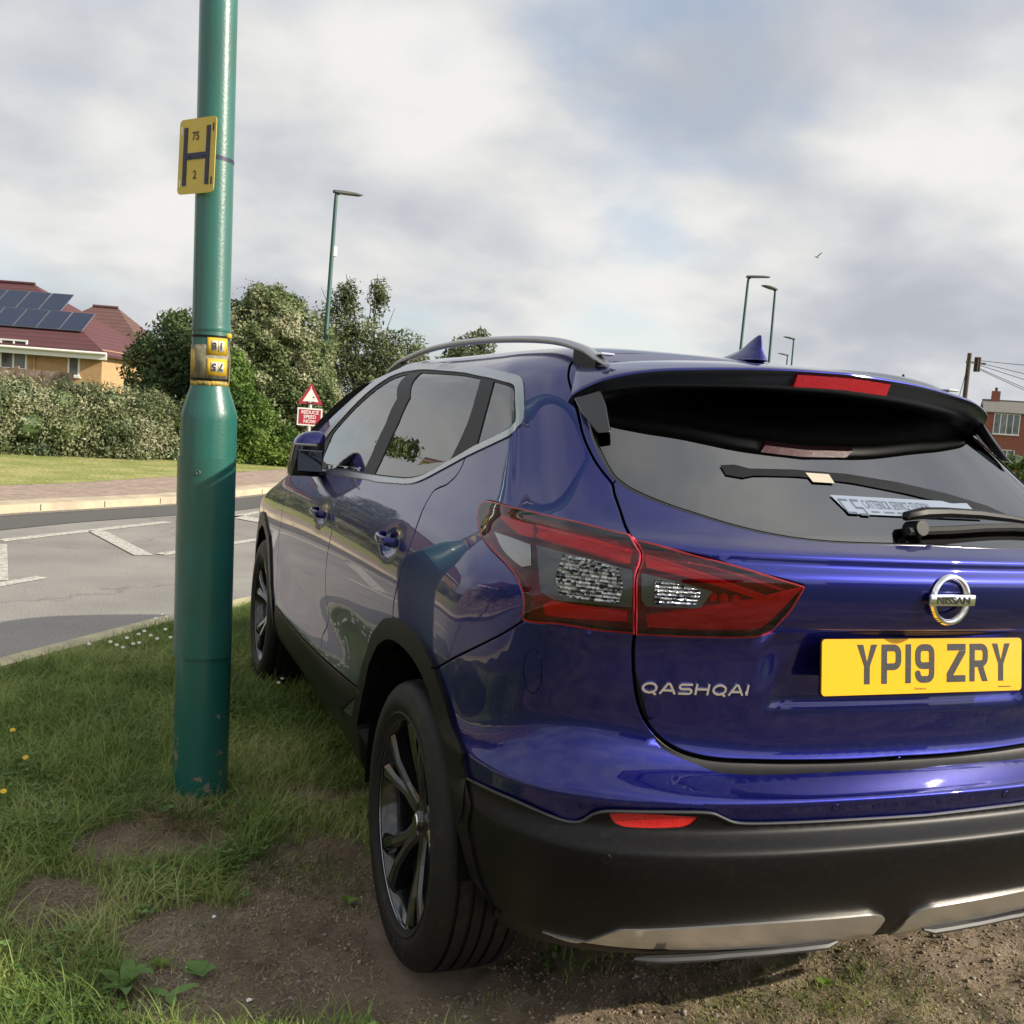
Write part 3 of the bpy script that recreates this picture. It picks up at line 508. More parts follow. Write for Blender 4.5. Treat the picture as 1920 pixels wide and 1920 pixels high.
def surf_at(ab):
    uv=toUV(ab); e=1e-3
    def full(u,v):
        Pp,_,_,N=S(u,v,True); return Pp+N*relief(Pp)[:,None]
    u=np.clip(uv[:,0],0,NU-1.002); v=np.clip(uv[:,1],0,NV-1.002)
    A=full(u,v); ue=np.clip(u+2e-2,0,NU-1.001); um=np.clip(u-2e-2,0,None); ve=np.clip(v+2e-2,0,NV-1.001); vm=np.clip(v-2e-2,0,None)
    du=full(ue,v)-full(um,v); dv=full(u,ve)-full(u,vm)
    Nn=np.cross(dv,du); l=np.linalg.norm(Nn,axis=1,keepdims=True); Nn=np.where(l>1e-9,Nn/np.maximum(l,1e-12),[0,0,1])
    Nn[(u<1e-3)|(u>NU-1.003),0]=0; Nn/=np.maximum(1e-9,np.linalg.norm(Nn,axis=1,keepdims=True))
    return A,Nn
TP,TN=surf_at(TV)
# orientation of triangles: outward
fn=np.cross(TP[TF[:,1]]-TP[TF[:,0]],TP[TF[:,2]]-TP[TF[:,0]]); flip=(fn*TN[TF].mean(1)).sum(1)<0
TF[flip]=TF[flip][:,::-1]
good=np.linalg.norm(fn,axis=1)>1e-12
def region(labels,d=0.0,depth=.014,tilt=True,chamfer=True,lip=0):
    """vertices, faces, normals of a region (half body), lifted by d, with rims going inwards"""
    labels=[labels] if isinstance(labels,str) else labels
    F=TF[np.isin(LAB,labels)&good]
    if len(F)==0: return np.zeros((0,3)),[],np.zeros((0,3))
    ids,inv=np.unique(F,return_inverse=True); F=inv.reshape(F.shape)
    Vp=TP[ids]+TN[ids]*d; Nn=TN[ids].copy()
    ed={}
    for a,b,c in F:
        for p,q,r in((a,b,c),(b,c,a),(c,a,b)): ed[(p,q)]=r
    bd=[(p,q,r) for (p,q),r in ed.items() if (q,p) not in ed]
    cu=toUV(TV[ids])[:,0]; bd=[(p,q,r) for p,q,r in bd if not(cu[p]<.004 and cu[q]<.004) and not(cu[p]>NU-1.01 and cu[q]>NU-1.01)]
    acc=np.zeros_like(Vp); cnt={}
    for p,q,r in bd:
        o=np.cross(Vp[q]-Vp[p],(Nn[p]+Nn[q])/2); l=np.linalg.norm(o)
        if l<1e-10: continue
        o/=l
        near=abs(np.dot(Vp[r]-Vp[p],o))<.0045
        for w in(p,q): acc[w]+=o; cnt.setdefault(w,[]).append(near)
    T=Nn.copy(); Vn=Vp.copy()
    for w,ns in cnt.items():
        if tilt and all(ns):
            o=acc[w]/max(1e-9,np.linalg.norm(acc[w])); T[w]=Nn[w]+.75*o; T[w]/=np.linalg.norm(T[w]); Vn[w]-=Nn[w]*.0009
    V=list(Vn); NN=list(T); FF=[tuple(f) for f in F]
    if depth>0:
        idx={}
        for p,q,r in bd:
            o=np.cross(Vp[q]-Vp[p],Nn[p]); l=np.linalg.norm(o)
            if l<1e-10: continue
            o/=l
            b=len(V)
            V+= [Vn[p],Vn[q],Vp[q]-Nn[q]*depth,Vp[p]-Nn[p]*depth]; NN+=[o]*4; FF.append((b,b+3,b+2,b+1))
    return np.array(V),FF,np.array(NN)
def mirrored(V,F,N):
    b=len(V); V2=V*[-1,1,1]; N2=N*[-1,1,1]
    return np.r_[V,V2],list(F)+[tuple(b+i for i in f[::-1]) for f in F],np.r_[N,N2]
def make(name,labels,mat,parent,both=True,side=-1,**k):
    V,F,N=region(labels,**k)
    if len(F)==0: print('EMPTY',labels); return None
    if both: V,F,N=mirrored(V,F,N)
    elif side>0: V,F,N=V*[-1,1,1],[f[::-1] for f in F],N*[-1,1,1]
    return mesh_np(name,V,F,mat,parent,smooth=True,normals=N)

def text(s,size,M,mat,parent,name,ext=0,align='LEFT',xs=1,bold=0):
    c=bpy.data.curves.new(name,'FONT'); c.body=s; c.size=size; c.extrude=ext; c.align_x=align; c.offset=bold; c.resolution_u=3
    t=bpy.data.objects.new(name+'_tmp',c); COL.objects.link(t); bpy.context.view_layer.update()
    me=bpy.data.meshes.new_from_object(t.evaluated_get(bpy.context.evaluated_depsgraph_get())); bpy.data.objects.remove(t)
    me.name=name; me.transform(M@Matrix.Diagonal((xs,1,1,1))); me.materials.clear(); me.materials.append(mat)
    o=bpy.data.objects.new(name,me); COL.objects.link(o)
    if parent: o.parent=parent
    return o
def lerp(a,b,t): return a+(b-a)*t
# ------------------------------------------------------------------ the car
car=tag(empty('car'),'dark blue five door car parked on the grass verge, seen from behind','car')
body=make('body',['body'],PAINT,car)
inner=None
def shell():
    keep=~np.isin(LAB,['hole','front_glass','rear_glass','quarter_glass','tail_glass','windscreen'])&good
    F=TF[keep]; ids,inv=np.unique(F,return_inverse=True); F=inv.reshape(F.shape); V=TP[ids]-TN[ids]*.0165
    cut=toUV(TV[ids])
    V,F,N=mirrored(V,F,TN[ids]); return mesh_np('inner_shell',V,F,DARK,car,smooth=False)
shell()
bumper=make('rear_bumper',['bumper'],PAINT,car)
lb=make('lower_bumper',['lower_bumper'],BLACKP,car,d=.0045,depth=.03)
make('bumper_step_trim',['shelf'],BLACKP,bumper,d=-.002)
for s in(-1,1):
    rf=make('rear_reflector',['reflector'],P('reflector_red',(.55,.01,.012),rough=.25,coat=.8,bump=(450,.7,.002)) if s<0 else bpy.data.materials['reflector_red'],car,both=False,side=s,d=.002,depth=.02)
    make('skid_trim',['skid'],SILVER,car,both=False,side=s,d=.009,depth=.03)
    make('wheel_arch_trim',['arch'],BLACKP,car,both=False,side=s,d=.010,depth=.05)
    make('wheel_arch_trim',['front_arch'],BLACKP,car,both=False,side=s,d=.008,depth=.05)
    make('sill_trim',['sill'],BLACKP,car,both=False,side=s,d=.003,depth=.05)
    make('window_trim',['chrome'],CHROME,car,both=False,side=s,d=.0035,depth=.012)
    make('window_frame',['frame'],FRAMEM,car,both=False,side=s,d=-.001)
    rd=make('rear_door',['rear_door'],PAINT,car,both=False,side=s)
    make('window_glass',['rear_glass'],TINT,rd,both=False,side=s,d=-.0035,depth=.004)
    fd=make('front_door',['front_door'],PAINT,car,both=False,side=s)
    make('window_glass',['front_glass'],CLEAR,fd,both=False,side=s,d=-.0035,depth=.004)
    make('quarter_window',['quarter_glass'],TINT,car,both=False,side=s,d=-.0035,depth=.004)
    # wheel housings
    for y0,r in ((.80,.415),(FY,.385)):
        ARCHL=MB()
        n=26; V=[];F=[]
        for i in range(n+1):
            a=math.radians(-8+184*i/n)
            for xx in(-.872,-.60): V.append((-xx if s>0 else xx,y0+r*math.cos(a),.345+r*math.sin(a)))
        F=[(2*i,2*i+1,2*i+3,2*i+2) for i in range(n)]
        ARCHL.add(V,F)
        xx=-.60 if s<0 else .60
        b=len(V); V+=[(xx,y0+r*math.cos(math.radians(-28+236*i/n)),.345+r*math.sin(math.radians(-28+236*i/n))) for i in range(n+1)]; F.append(tuple(b+i for i in range(n+1)))
        ARCHL.v=[];ARCHL.f=[];ARCHL.m=[]; V=V[:b]; F=F[:-1]+[tuple(2*i+1 for i in range(n+1))] ; ARCHL.add(V,F); ARCHL.build('wheel_housing',DARK,car)
    make('headlamp',['headlamp'],P('headlamp_glass',(.5,.52,.55),rough=.08,metal=.7,coat=1) if s<0 else bpy.data.materials['headlamp_glass'],car,both=False,side=s,d=.002)
make('windscreen',['windscreen'],TINT,car,d=-.002,depth=.004)
make('grille',['grille','lower_grille'],BLACKG,car,d=-.004)
tailgate=make('tailgate',['tailgate'],PAINT,car)
tg_glass=make('rear_window',['tail_glass'],TINT,tailgate,d=-.002,depth=.006)
# black ceramic border of the rear window and its rubber
def rim_strip(poly,w,d,name,mat,parent,clip=None):
    a=poly; uv=toUV(a); Pp,_,_,N=S(uv[:,0],uv[:,1],True); o=offs(a,w); uo=toUV(o); Po,_,_,No=S(uo[:,0],uo[:,1],True)
    V=np.r_[Pp+N*d,Po+No*d]; n=len(Pp); F=[(i,i+1,n+i+1,n+i) for i in range(n-1)]
    nn=np.r_[N,No]; V,F,nn=mirrored(V,F,nn)
    o=mesh_np(name,V,F,mat,parent,smooth=True); 
    m=o.modifiers.new('t','SOLIDIFY'); m.thickness=.002; m.offset=0
    return o
rim_strip(smooth(UVD['R_tail_glass'],.01),-.010,-.0008,'window_seal',BLACKG,tailgate)
# ---- tail lamps: outer lens, inner housing, light guides, clear reflector chambers
def panel(name,key,mat,parent,s,d,thick=.004,step=.006):
    ab=smooth(UVD['L_'+key],step,True); n=len(ab)
    lo,hi=ab.min(0),ab.max(0); gx,gy=np.meshgrid(np.arange(lo[0],hi[0],.010),np.arange(lo[1],hi[1],.010)); gg=np.stack([gx.ravel(),gy.ravel()],-1); gg=gg[inpoly(gg,ab)]
    gg=np.array([q for q in gg if np.min(np.hypot(*(ab-q).T))>.003]).reshape(-1,2)
    r=delaunay_2d_cdt([Vector(p) for p in np.r_[ab,gg]],[(i,(i+1)%n) for i in range(n)],[],1,1e-6,False)
    ab=np.array([tuple(v) for v in r[0]]); F=[tuple(f) for f in r[2]]
    uv=toUV(ab); Pp,_,_,N=S(uv[:,0],uv[:,1],True); m=len(Pp)
    f0=F[0]; c=np.cross(Pp[f0[1]]-Pp[f0[0]],Pp[f0[2]]-Pp[f0[0]])
    if np.dot(c,N[f0[0]])<0: F=[f[::-1] for f in F]
    ed={(f[i],f[(i+1)%len(f)]) for f in F for i in range(len(f))}
    V=np.r_[Pp+N*d,Pp+N*(d-thick)]; FF=F+[tuple(m+i for i in f[::-1]) for f in F]+[(a,m+a,m+b,b) for a,b in ed if (b,a) not in ed]
    if s>0: V=V*[-1,1,1]; FF=[f[::-1] for f in FF]
    o=mesh_np(name,V,FF,mat,parent); return o
def lampdark():
    m=P('ribbed_reflector',(.30,.31,.33),rough=.14,metal=1); nt=m.node_tree; b=nt.nodes['Principled BSDF']; tc=nt.nodes.new('ShaderNodeTexCoord')
    w=nt.nodes.new('ShaderNodeTexWave'); w.bands_direction='Z'; w.inputs['Scale'].default_value=44; w.inputs['Distortion'].default_value=1.5; w.inputs['Detail'].default_value=2; w.inputs['Detail Scale'].default_value=6
    v=nt.nodes.new('ShaderNodeTexVoronoi'); v.distance='CHEBYCHEV'; v.inputs['Scale'].default_value=1; v.inputs['Randomness'].default_value=.35; mp=nt.nodes.new('ShaderNodeMapping'); mp.inputs['Scale'].default_value=(150,150,210); nt.links.new(tc.outputs['Object'],mp.inputs[0]); nt.links.new(mp.outputs[0],v.inputs['Vector']); nt.links.new(tc.outputs['Object'],w.inputs['Vector'])
    a=nt.nodes.new('ShaderNodeMath'); a.operation='ADD'; nt.links.new(w.outputs['Fac'],a.inputs[0]); nt.links.new(v.outputs['Distance'],a.inputs[1])
    k=nt.nodes.new('ShaderNodeBump'); k.inputs['Strength'].default_value=.7; k.inputs['Distance'].default_value=.004; nt.links.new(a.outputs[0],k.inputs['Height']); nt.links.new(k.outputs[0],b.inputs['Normal'])
    r=nt.nodes.new('ShaderNodeMapRange'); r.inputs[1].default_value=.2; r.inputs[2].default_value=.9; c=nt.nodes.new('ShaderNodeMix'); c.data_type='RGBA'; c.inputs[6].default_value=(.035,.037,.04,1); c.inputs[7].default_value=(.66,.68,.70,1)
    sc_=nt.nodes.new('ShaderNodeSeparateColor'); nt.links.new(v.outputs['Color'],sc_.inputs[0]); r.inputs[1].default_value=.25; r.inputs[2].default_value=1.25; ad2=nt.nodes.new('ShaderNodeMath'); ad2.operation='MULTIPLY_ADD'; nt.links.new(w.outputs['Fac'],ad2.inputs[0]); ad2.inputs[1].default_value=.12; nt.links.new(sc_.outputs[0],ad2.inputs[2]); nt.links.new(ad2.outputs[0],r.inputs[0]); nt.links.new(r.outputs[0],c.inputs[0]); nt.links.new(c.outputs[2],b.inputs['Base Color'])  # random cell tones in the base colour imitate glints in the reflector
    return m
RIB=lampdark()
for s in(-1,1):
    for key,pre,par in (('quarter_lamp','q_',car),('gate_lamp','g_',tailgate)):
        lamp=make('tail_lamp',[key],REDLENS,par,both=False,side=s,d=.004,depth=.004)
        # housing behind the lens
        pa=POLY[key]; oo=offs(pa,.0045); 
        if inpoly(oo[:40],pa).mean()<.5: oo=offs(pa,-.0045); o1=offs(pa,-.0008)
        else: o1=offs(pa,.0008)
        uva,uvb=toUV(o1),toUV(oo); Pa,_,_,Na=S(uva[:,0],uva[:,1],True); Pb,_,_,Nb=S(uvb[:,0],uvb[:,1],True); nn_=len(Pa); Vr=np.r_[Pa+Na*.0028,Pb+Nb*.0022]; Fr=[(i,(i+1)%nn_,nn_+(i+1)%nn_,nn_+i) for i in range(nn_)]
        if s>0: Vr=Vr*[-1,1,1]
        mesh_np('lamp_rim',Vr,Fr,RIMRED,lamp)
        V,F,N=region([key],d=-.0135,depth=0,tilt=False)
        if s>0: V=V*[-1,1,1]; F=[f[::-1] for f in F]
        if par is car:
            mesh_np('lamp_housing',V,F,REDDEEP,lamp)
            for k in('q_upper_bar','q_lower_bar','q_tick'): panel('light_guide',k,REDBAR,lamp,s,-.001,.006)
            panel('reversing_light','q_clear',CHAMB,lamp,s,.0046,.0035); panel('crystal_reflector','q_core',RIB,lamp,s,.0052,.003); [panel('light_guide',k,GUIDE,lamp,s,.0015,.002) for k in('q_line1','q_line2','q_line3')]; panel('side_marker','q_side_clear',P('smoked_clear',(.22,.21,.20),rough=.1,coat=1) if s<0 else bpy.data.materials['smoked_clear'],lamp,s,.0052,.004)
        else:
            mesh_np('lamp_housing',V,F,REDDEEP,lamp)
            for k in('g_upper_bar','g_lower_bar'): panel('light_guide',k,REDBAR,lamp,s,-.001,.006)
            panel('indicator_light','g_clear',CHAMB,lamp,s,.0052,.004); panel('crystal_reflector','g_core',RIB,lamp,s,.0058,.003); [panel('light_guide',k,GUIDE,lamp,s,.0015,.002) for k in('g_line1','g_line2')]
            for k in('dot1','dot2','dot3'):
                u,v=UVD['P_'+k]; Pp,_,_,N=S(u,v,True); c=Vector(Pp[0]*[-s*1.0 if s>0 else 1,1,1]) ; c=Vector((Pp[0][0]*(-1 if s>0 else 1),Pp[0][1],Pp[0][2])); nn=Vector((N[0][0]*(-1 if s>0 else 1),N[0][1],N[0][2]))
                Mx=Matrix.Translation(c-nn*.006)@nn.to_track_quat('Z','Y').to_matrix().to_4x4()
                MB().lathe([(0,.007),(.006,.005),(.0095,0),(.0102,-.004)],14,M=Mx).build('red_bulb',REDBAR,lamp,smooth=True)
_g0=np.stack(np.meshgrid(np.linspace(0,6.5,60),np.linspace(0,8,60),indexing='ij'),-1).reshape(-1,2); _p0=S(_g0[:,0],_g0[:,1])
def _ry(x,z): k=np.argmin((_p0[:,0]+x)**2+(_p0[:,2]-z)**2); return _p0[k,1]
# raised top edge of the black bumper
_e=smooth(UVD['R_lower_bumper'],.012); _uv=toUV(_e); _pp,_,_,_nn=S(_uv[:,0],_uv[:,1],True)
_pt=_pp+_nn*.0062
MB().tube([tuple(p_) for p_ in _pt]+[(-p_[0],p_[1],p_[2]) for p_ in _pt[::-1][1:]],.0032,8,cap=False).build('bumper_lip',P('lip_black',(.03,.03,.032),rough=.30,spec=.6),lb,smooth=True)
# lower lips under the silver trims
for s in(-1,1):
    pts=[]
    for t in np.linspace(0,1,18):
        x=lerp(.565,.115,t); yy=float(_ry(x,.305))-.012; z=.288+.006*t+(.006 if t>.97 else 0)-.004*abs(t-.5)
        pts.append((s*x,yy+.006,z))
    MB().tube(pts,[.004]+[.0105]*16+[.004],8,sy=.8).build('lower_lip',P('lip_grey',(.045,.045,.047),rough=.38),lb,auto=40)
# ---- helper: y of the rear surface for given x,z
_g=np.stack(np.meshgrid(np.linspace(0,6.5,90),np.linspace(0,38,300),indexing='ij'),-1).reshape(-1,2); _gp,_,_,_gn=S(_g[:,0],_g[:,1],True); _gp=_gp+_gn*relief(_gp)[:,None]
def rear_y(x,z):
    d=(np.abs(_gp[:,0])-abs(x))**2+(_gp[:,2]-z)**2; u,v=_g[np.argmin(d)]; u=max(u,1e-3)
    for _ in range(6):
        Pp,Pu,Pv,N=S(u,v,True); r=np.array([Pp[0][0]+abs(x),Pp[0][2]-z]); J=np.array([[Pu[0][0],Pv[0][0]],[Pu[0][2],Pv[0][2]]])
        try: st=np.clip(np.linalg.solve(J,r),-.6,.6)
        except Exception: break
        u=float(np.clip(u-st[0],0,12)); v=float(np.clip(v-st[1],0,38))
    Pp,_,_,N=S(u,v,True); return float(Pp[0][1]+N[0][1]*relief(Pp)[0])
for key in('sensA','sensB'):
    u,v=UVD['P_'+key]; Pp,_,_,N=S(u,v,True)
    for s in(-1,1):
        c=Vector((Pp[0][0]*-s,Pp[0][1],Pp[0][2])); nn=Vector((N[0][0]*-s,N[0][1],N[0][2])); off=.0 if key=='sensA' else .0045
        Mx=Matrix.Translation(c+nn*off)@nn.to_track_quat('Z','Y').to_matrix().to_4x4()
        MB().lathe([(0,.0012),(.0078,.0010),(.0086,.0002),(.0088,-.001)],24,M=Mx).build('parking_sensor',PAINT if key=='sensA' else BLACKP,car,auto=40)
        MB().lathe([(.0088,.0006),(.0093,.0010),(.0097,.0004)],28,M=Mx).build('sensor_ring',DARK if key=='sensA' else RUBBER,car.children[-1] if False else car,smooth=True)
# ---- spoiler
def catmull(P,t):
    i=min(int(t),len(P)-2); f=t-i; p=[np.array(P[max(0,min(len(P)-1,i+k))],float) for k in(-1,0,1,2)]
    return .5*((2*p[1])+(-p[0]+p[2])*f+(2*p[0]-5*p[1]+4*p[2]-p[3])*f*f+(-p[0]+3*p[1]-3*p[2]+p[3])*f**3)
LIP=LIPV
def spoiler():
    n=44; rows=[]
    for i in range(n+1):
        t=i/n*(len(LIP)-1); lp=catmull(LIP,t); x=lp[0]; f=x/-LIP[-1][0] if LIP[-1][0]<0 else x/LIP[-1][0]; f=abs(f)
        # seam with the roof
        uu=lerp(0,6.35,f**1.0); vs_=lerp(38.3,36.4,f**2.2); A=S(uu,vs_)[0]; A2=S(uu,vs_-1.6 if f<.9 else vs_-1.6)[0]
        up=np.array([0,0,.0065*(1-f**4)])
        lip=np.array(lp); top0=A+np.array([0,-.004,.002]); mid=lerp(top0,lip,.5)+np.array([0,0,.006]); q=lerp(top0,lip,.85)+np.array([0,0,.003])
        G=S(lerp(0,5.8,f),lerp(35.6,34.0,f**2))[0]+np.array([0,.006,.0])
        h=lerp(.044,.030,f**2)
        l2=lip+np.array([0,-.001,-.006]); l3=lip+np.array([0,.010,-.012]); l4=lip+np.array([0,.024,-h]) ; l5=lip+np.array([0,.040,-h-.006]); 
        g1=lerp(l5,G,.5)+np.array([0,0,.006])
        rows.append(([A-np.array([0,0,.012]),top0,mid,q,lip,l2],[l2,l3,l4,l5,g1,G]))
    def grid(k,name,mat,par):
        V=[];F=[]; m=len(rows[0][k])
        for r in rows: V+=[tuple(p) for p in r[k]]
        for i in range(n):
            for j in range(m-1): a=i*m+j; F.append((a,a+1,a+m+1,a+m))
        b=len(V); V+=[(-p[0],p[1],p[2]) for p in V]; F+=[tuple(b+q for q in f[::-1]) for f in F]
        o=mesh_np(name,V,F,mat,par,smooth=True)
        bm=bmesh.new(); bm.from_mesh(o.data); bmesh.ops.remove_doubles(bm,verts=bm.verts[:],dist=.0005); bmesh.ops.recalc_face_normals(bm,faces=bm.faces[:]); bm.to_mesh(o.data); bm.free()
        o.data.polygons.foreach_set('use_smooth',[True]*len(o.data.polygons)); o.data.set_sharp_from_angle(angle=math.radians(50))
        mo=o.modifiers.new('s','SUBSURF'); mo.levels=1; mo.render_levels=2
        return o
    sp=grid(0,'spoiler',PAINT,tailgate); grid(1,'spoiler_underside',UNDERM,sp); return sp
SP=spoiler()
# side blades under the spoiler ends
for s in(-1,1):
    a=np.array(LIP[-1])+[.004,.0,-.004]; 
    pts=[a,np.array([-.560,.545,1.422]),np.array([-.560,.505,1.380]),np.array([-.570,.452,1.323]),np.array([-.597,.462,1.318]),np.array([-.604,.54,1.36])]
    V=[];F=[]
    for k in range(2):
        for p in pts: q=np.array(p)+np.array([0,0,0] if k==0 else [.012,.03,.006]); V.append((q[0]*(-s),q[1],q[2]))
    n=len(pts); F=[tuple(range(n)),tuple(range(n,2*n))[::-1]]+[(i,(i+1)%n,n+(i+1)%n,n+i) for i in range(n)]
    m=MB().add(V,F).build('spoiler_blade',BLACKG,tailgate,auto=30); b=m.modifiers.new('b','BEVEL'); b.width=.004; b.segments=2
# high brake light on the back face of the spoiler
def brake():
    lipz=LIP[0]; V=[];F=[]; n=12; x0,x1=-.130,.134
    for i in range(n+1):
        x=lerp(x0,x1,i/n); xa=abs(x); lp=catmull(LIP,xa/.2 if xa<.2 else 1); yy=lp[1]+.006; 
        zt=lp[2]-.013; zb=lp[2]-.041; e=.018 if i in(0,n) else 0
        V+=[(x,yy+.018,zt),(x,yy-.001,zt-.001),(x,yy+.010,zb),(x,yy+.03,zb-.002)]
    for i in range(n):
        for j in range(3): a=i*4+j; F.append((a,a+1,a+5,a+4))
    F+=[(0,1,2,3),tuple(n*4+k for k in(3,2,1,0))]
    m=P('brake_light_red',(.42,.006,.025),rough=.15,coat=1,bump=(260,.5,.003)); return MB().add(V,F).build('high_brake_light',m,SP,auto=30)
brake()
# ---- antenna fin
def fin():
    st=[(0,.745,.985,.034),(.006,.748,.962,.030),(.014,.753,.920,.0225),(.026,.760,.862,.0125),(.038,.762,.838,.0085),(.049,.764,.818,.0068),(.057,.766,.800,.0055),(.0625,.768,.786,.004),(.0645,.772,.778,.0015)]
    V=[];F=[];n=20
    for h,ya,yb,w in st:
        for k in range(n):
            a=2*math.pi*k/n; c,d=math.cos(a),math.sin(a); yc=(ya+yb)/2; L=(yb-ya)/2
            V.append((w*math.copysign(abs(d)**.8,d)*(1-.35*max(0,c)),yc+L*math.copysign(abs(c)**.8,c),1.541+h))
    for i in range(len(st)-1):
        for k in range(n): F.append((i*n+k,i*n+(k+1)%n,(i+1)*n+(k+1)%n,(i+1)*n+k))
    F.append(tuple((len(st)-1)*n+k for k in range(n)))
    o=MB().add(V,F).build('antenna_fin',PAINT,car,auto=55); mo=o.modifiers.new('s','SUBSURF'); mo.levels=1; mo.render_levels=2
    MB().lathe([(0,.0),(.045,.0),(.047,.003),(.044,.007),(0,.008)],28,M=Matrix.Translation((0,.84,1.536))@Matrix.Diagonal((.8,2.1,1,1))).build('antenna_base',PAINT,o,auto=60)
fin()
# ---- roof rails
for s in(-1,1):
    top=[(.60,1.490,.010),(.66,1.510,.016),(.74,1.533,.017),(.925,1.561,.017),(1.24,1.580,.017),(1.62,1.590,.017),(1.98,1.586,.017),(2.25,1.570,.017),(2.52,1.540,.016),(2.72,1.490,.012)]
    pts=[(s*.52,catmull([(y,z,r) for y,z,r in top],t)[0],catmull([(y,z,r) for y,z,r in top],t)[1]-.015) for t in np.linspace(0,len(top)-1,40)]
    rl=MB(); rl.tube(pts,[min(.0125,.005+.0075*min(i,39-i)/4) for i in range(40)],14,sx=1.15,sy=.8); o=rl.build('roof_rail',RAILM,car,smooth=True)
    for y0,y1 in((.64,.77),(2.42,2.68)):
        ft=MB()
        V=[]; m=8
        for i in range(m+1):
            y=lerp(y0,y1,i/m); zt=np.interp(y,[q[0] for q in top],[q[1] for q in top])-.016
            V+=[(s*.508,y,zt),(s*.532,y,zt),(s*.534,y,1.44),(s*.506,y,1.44)]
        F=[(a*4+k,a*4+(k+1)%4,a*4+4+(k+1)%4,a*4+4+k) for a in range(m) for k in range(4)]+[(0,1,2,3),tuple(m*4+k for k in(3,2,1,0))]
        ft.add(V,F); ft.build('rail_foot',FRAMEM,o,auto=40)
    MB().box((s*.515,.63,1.502),(.035,.035,.006),bev=.002).build('rail_cap',CHROMEB,o)
# ---- wheels
def tyre_mat():
    m=P('tyre_rubber',(.010,.010,.0105),rough=.55,spec=.3,noise=(26,(.034,.030,.024),.56,.75)); nt=m.node_tree; b=nt.nodes['Principled BSDF']; tc=nt.nodes.new('ShaderNodeTexCoord')
    sp=nt.nodes.new('ShaderNodeSeparateXYZ'); nt.links.new(tc.outputs['Object'],sp.inputs[0])
    at=nt.nodes.new('ShaderNodeMath'); at.operation='ARCTAN2'; nt.links.new(sp.outputs[1],at.inputs[0]); nt.links.new(sp.outputs[2],at.inputs[1])
    # shoulder sipes
    k=nt.nodes.new('ShaderNodeMath'); k.operation='MULTIPLY_ADD'; nt.links.new(at.outputs[0],k.inputs[0]); k.inputs[1].default_value=11.5; mx=nt.nodes.new('ShaderNodeMath'); mx.operation='MULTIPLY'; nt.links.new(sp.outputs[0],mx.inputs[0]); mx.inputs[1].default_value=10; nt.links.new(mx.outputs[0],k.inputs[2])
    fr=nt.nodes.new('ShaderNodeMath'); fr.operation='FRACT'; nt.links.new(k.outputs[0],fr.inputs[0])
    ls=nt.nodes.new('ShaderNodeMath'); ls.operation='GREATER_THAN'; nt.links.new(fr.outputs[0],ls.inputs[0]); ls.inputs[1].default_value=.13
    # only on the tread radius
    r2=nt.nodes.new('ShaderNodeVectorMath'); r2.operation='LENGTH'; cb=nt.nodes.new('ShaderNodeCombineXYZ'); nt.links.new(sp.outputs[1],cb.inputs[1]); nt.links.new(sp.outputs[2],cb.inputs[2]); nt.links.new(cb.outputs[0],r2.inputs[0])
    g=nt.nodes.new('ShaderNodeMath'); g.operation='LESS_THAN'; nt.links.new(r2.outputs['Value'],g.inputs[0]); g.inputs[1].default_value=.329
    mxx=nt.nodes.new('ShaderNodeMath'); mxx.operation='MAXIMUM'; nt.links.new(ls.outputs[0],mxx.inputs[0]); nt.links.new(g.outputs[0],mxx.inputs[1])
    bp=nt.nodes.new('ShaderNodeBump'); bp.inputs['Strength'].default_value=1; bp.inputs['Distance'].default_value=.012; nt.links.new(mxx.outputs[0],bp.inputs['Height']); nt.links.new(bp.outputs[0],b.inputs['Normal'])
    return m
TYRE=tyre_mat(); RIMD=P('rim_dark',(.010,.010,.012),rough=.16,coat=.9); RIMS=P('rim_machined',(.34,.36,.40),rough=.18,metal=1); DISC=P('brake_disc',(.22,.20,.18),rough=.4,metal=1)
TYRETXT=P('tyre_letter',(.030,.031,.033),rough=.45)
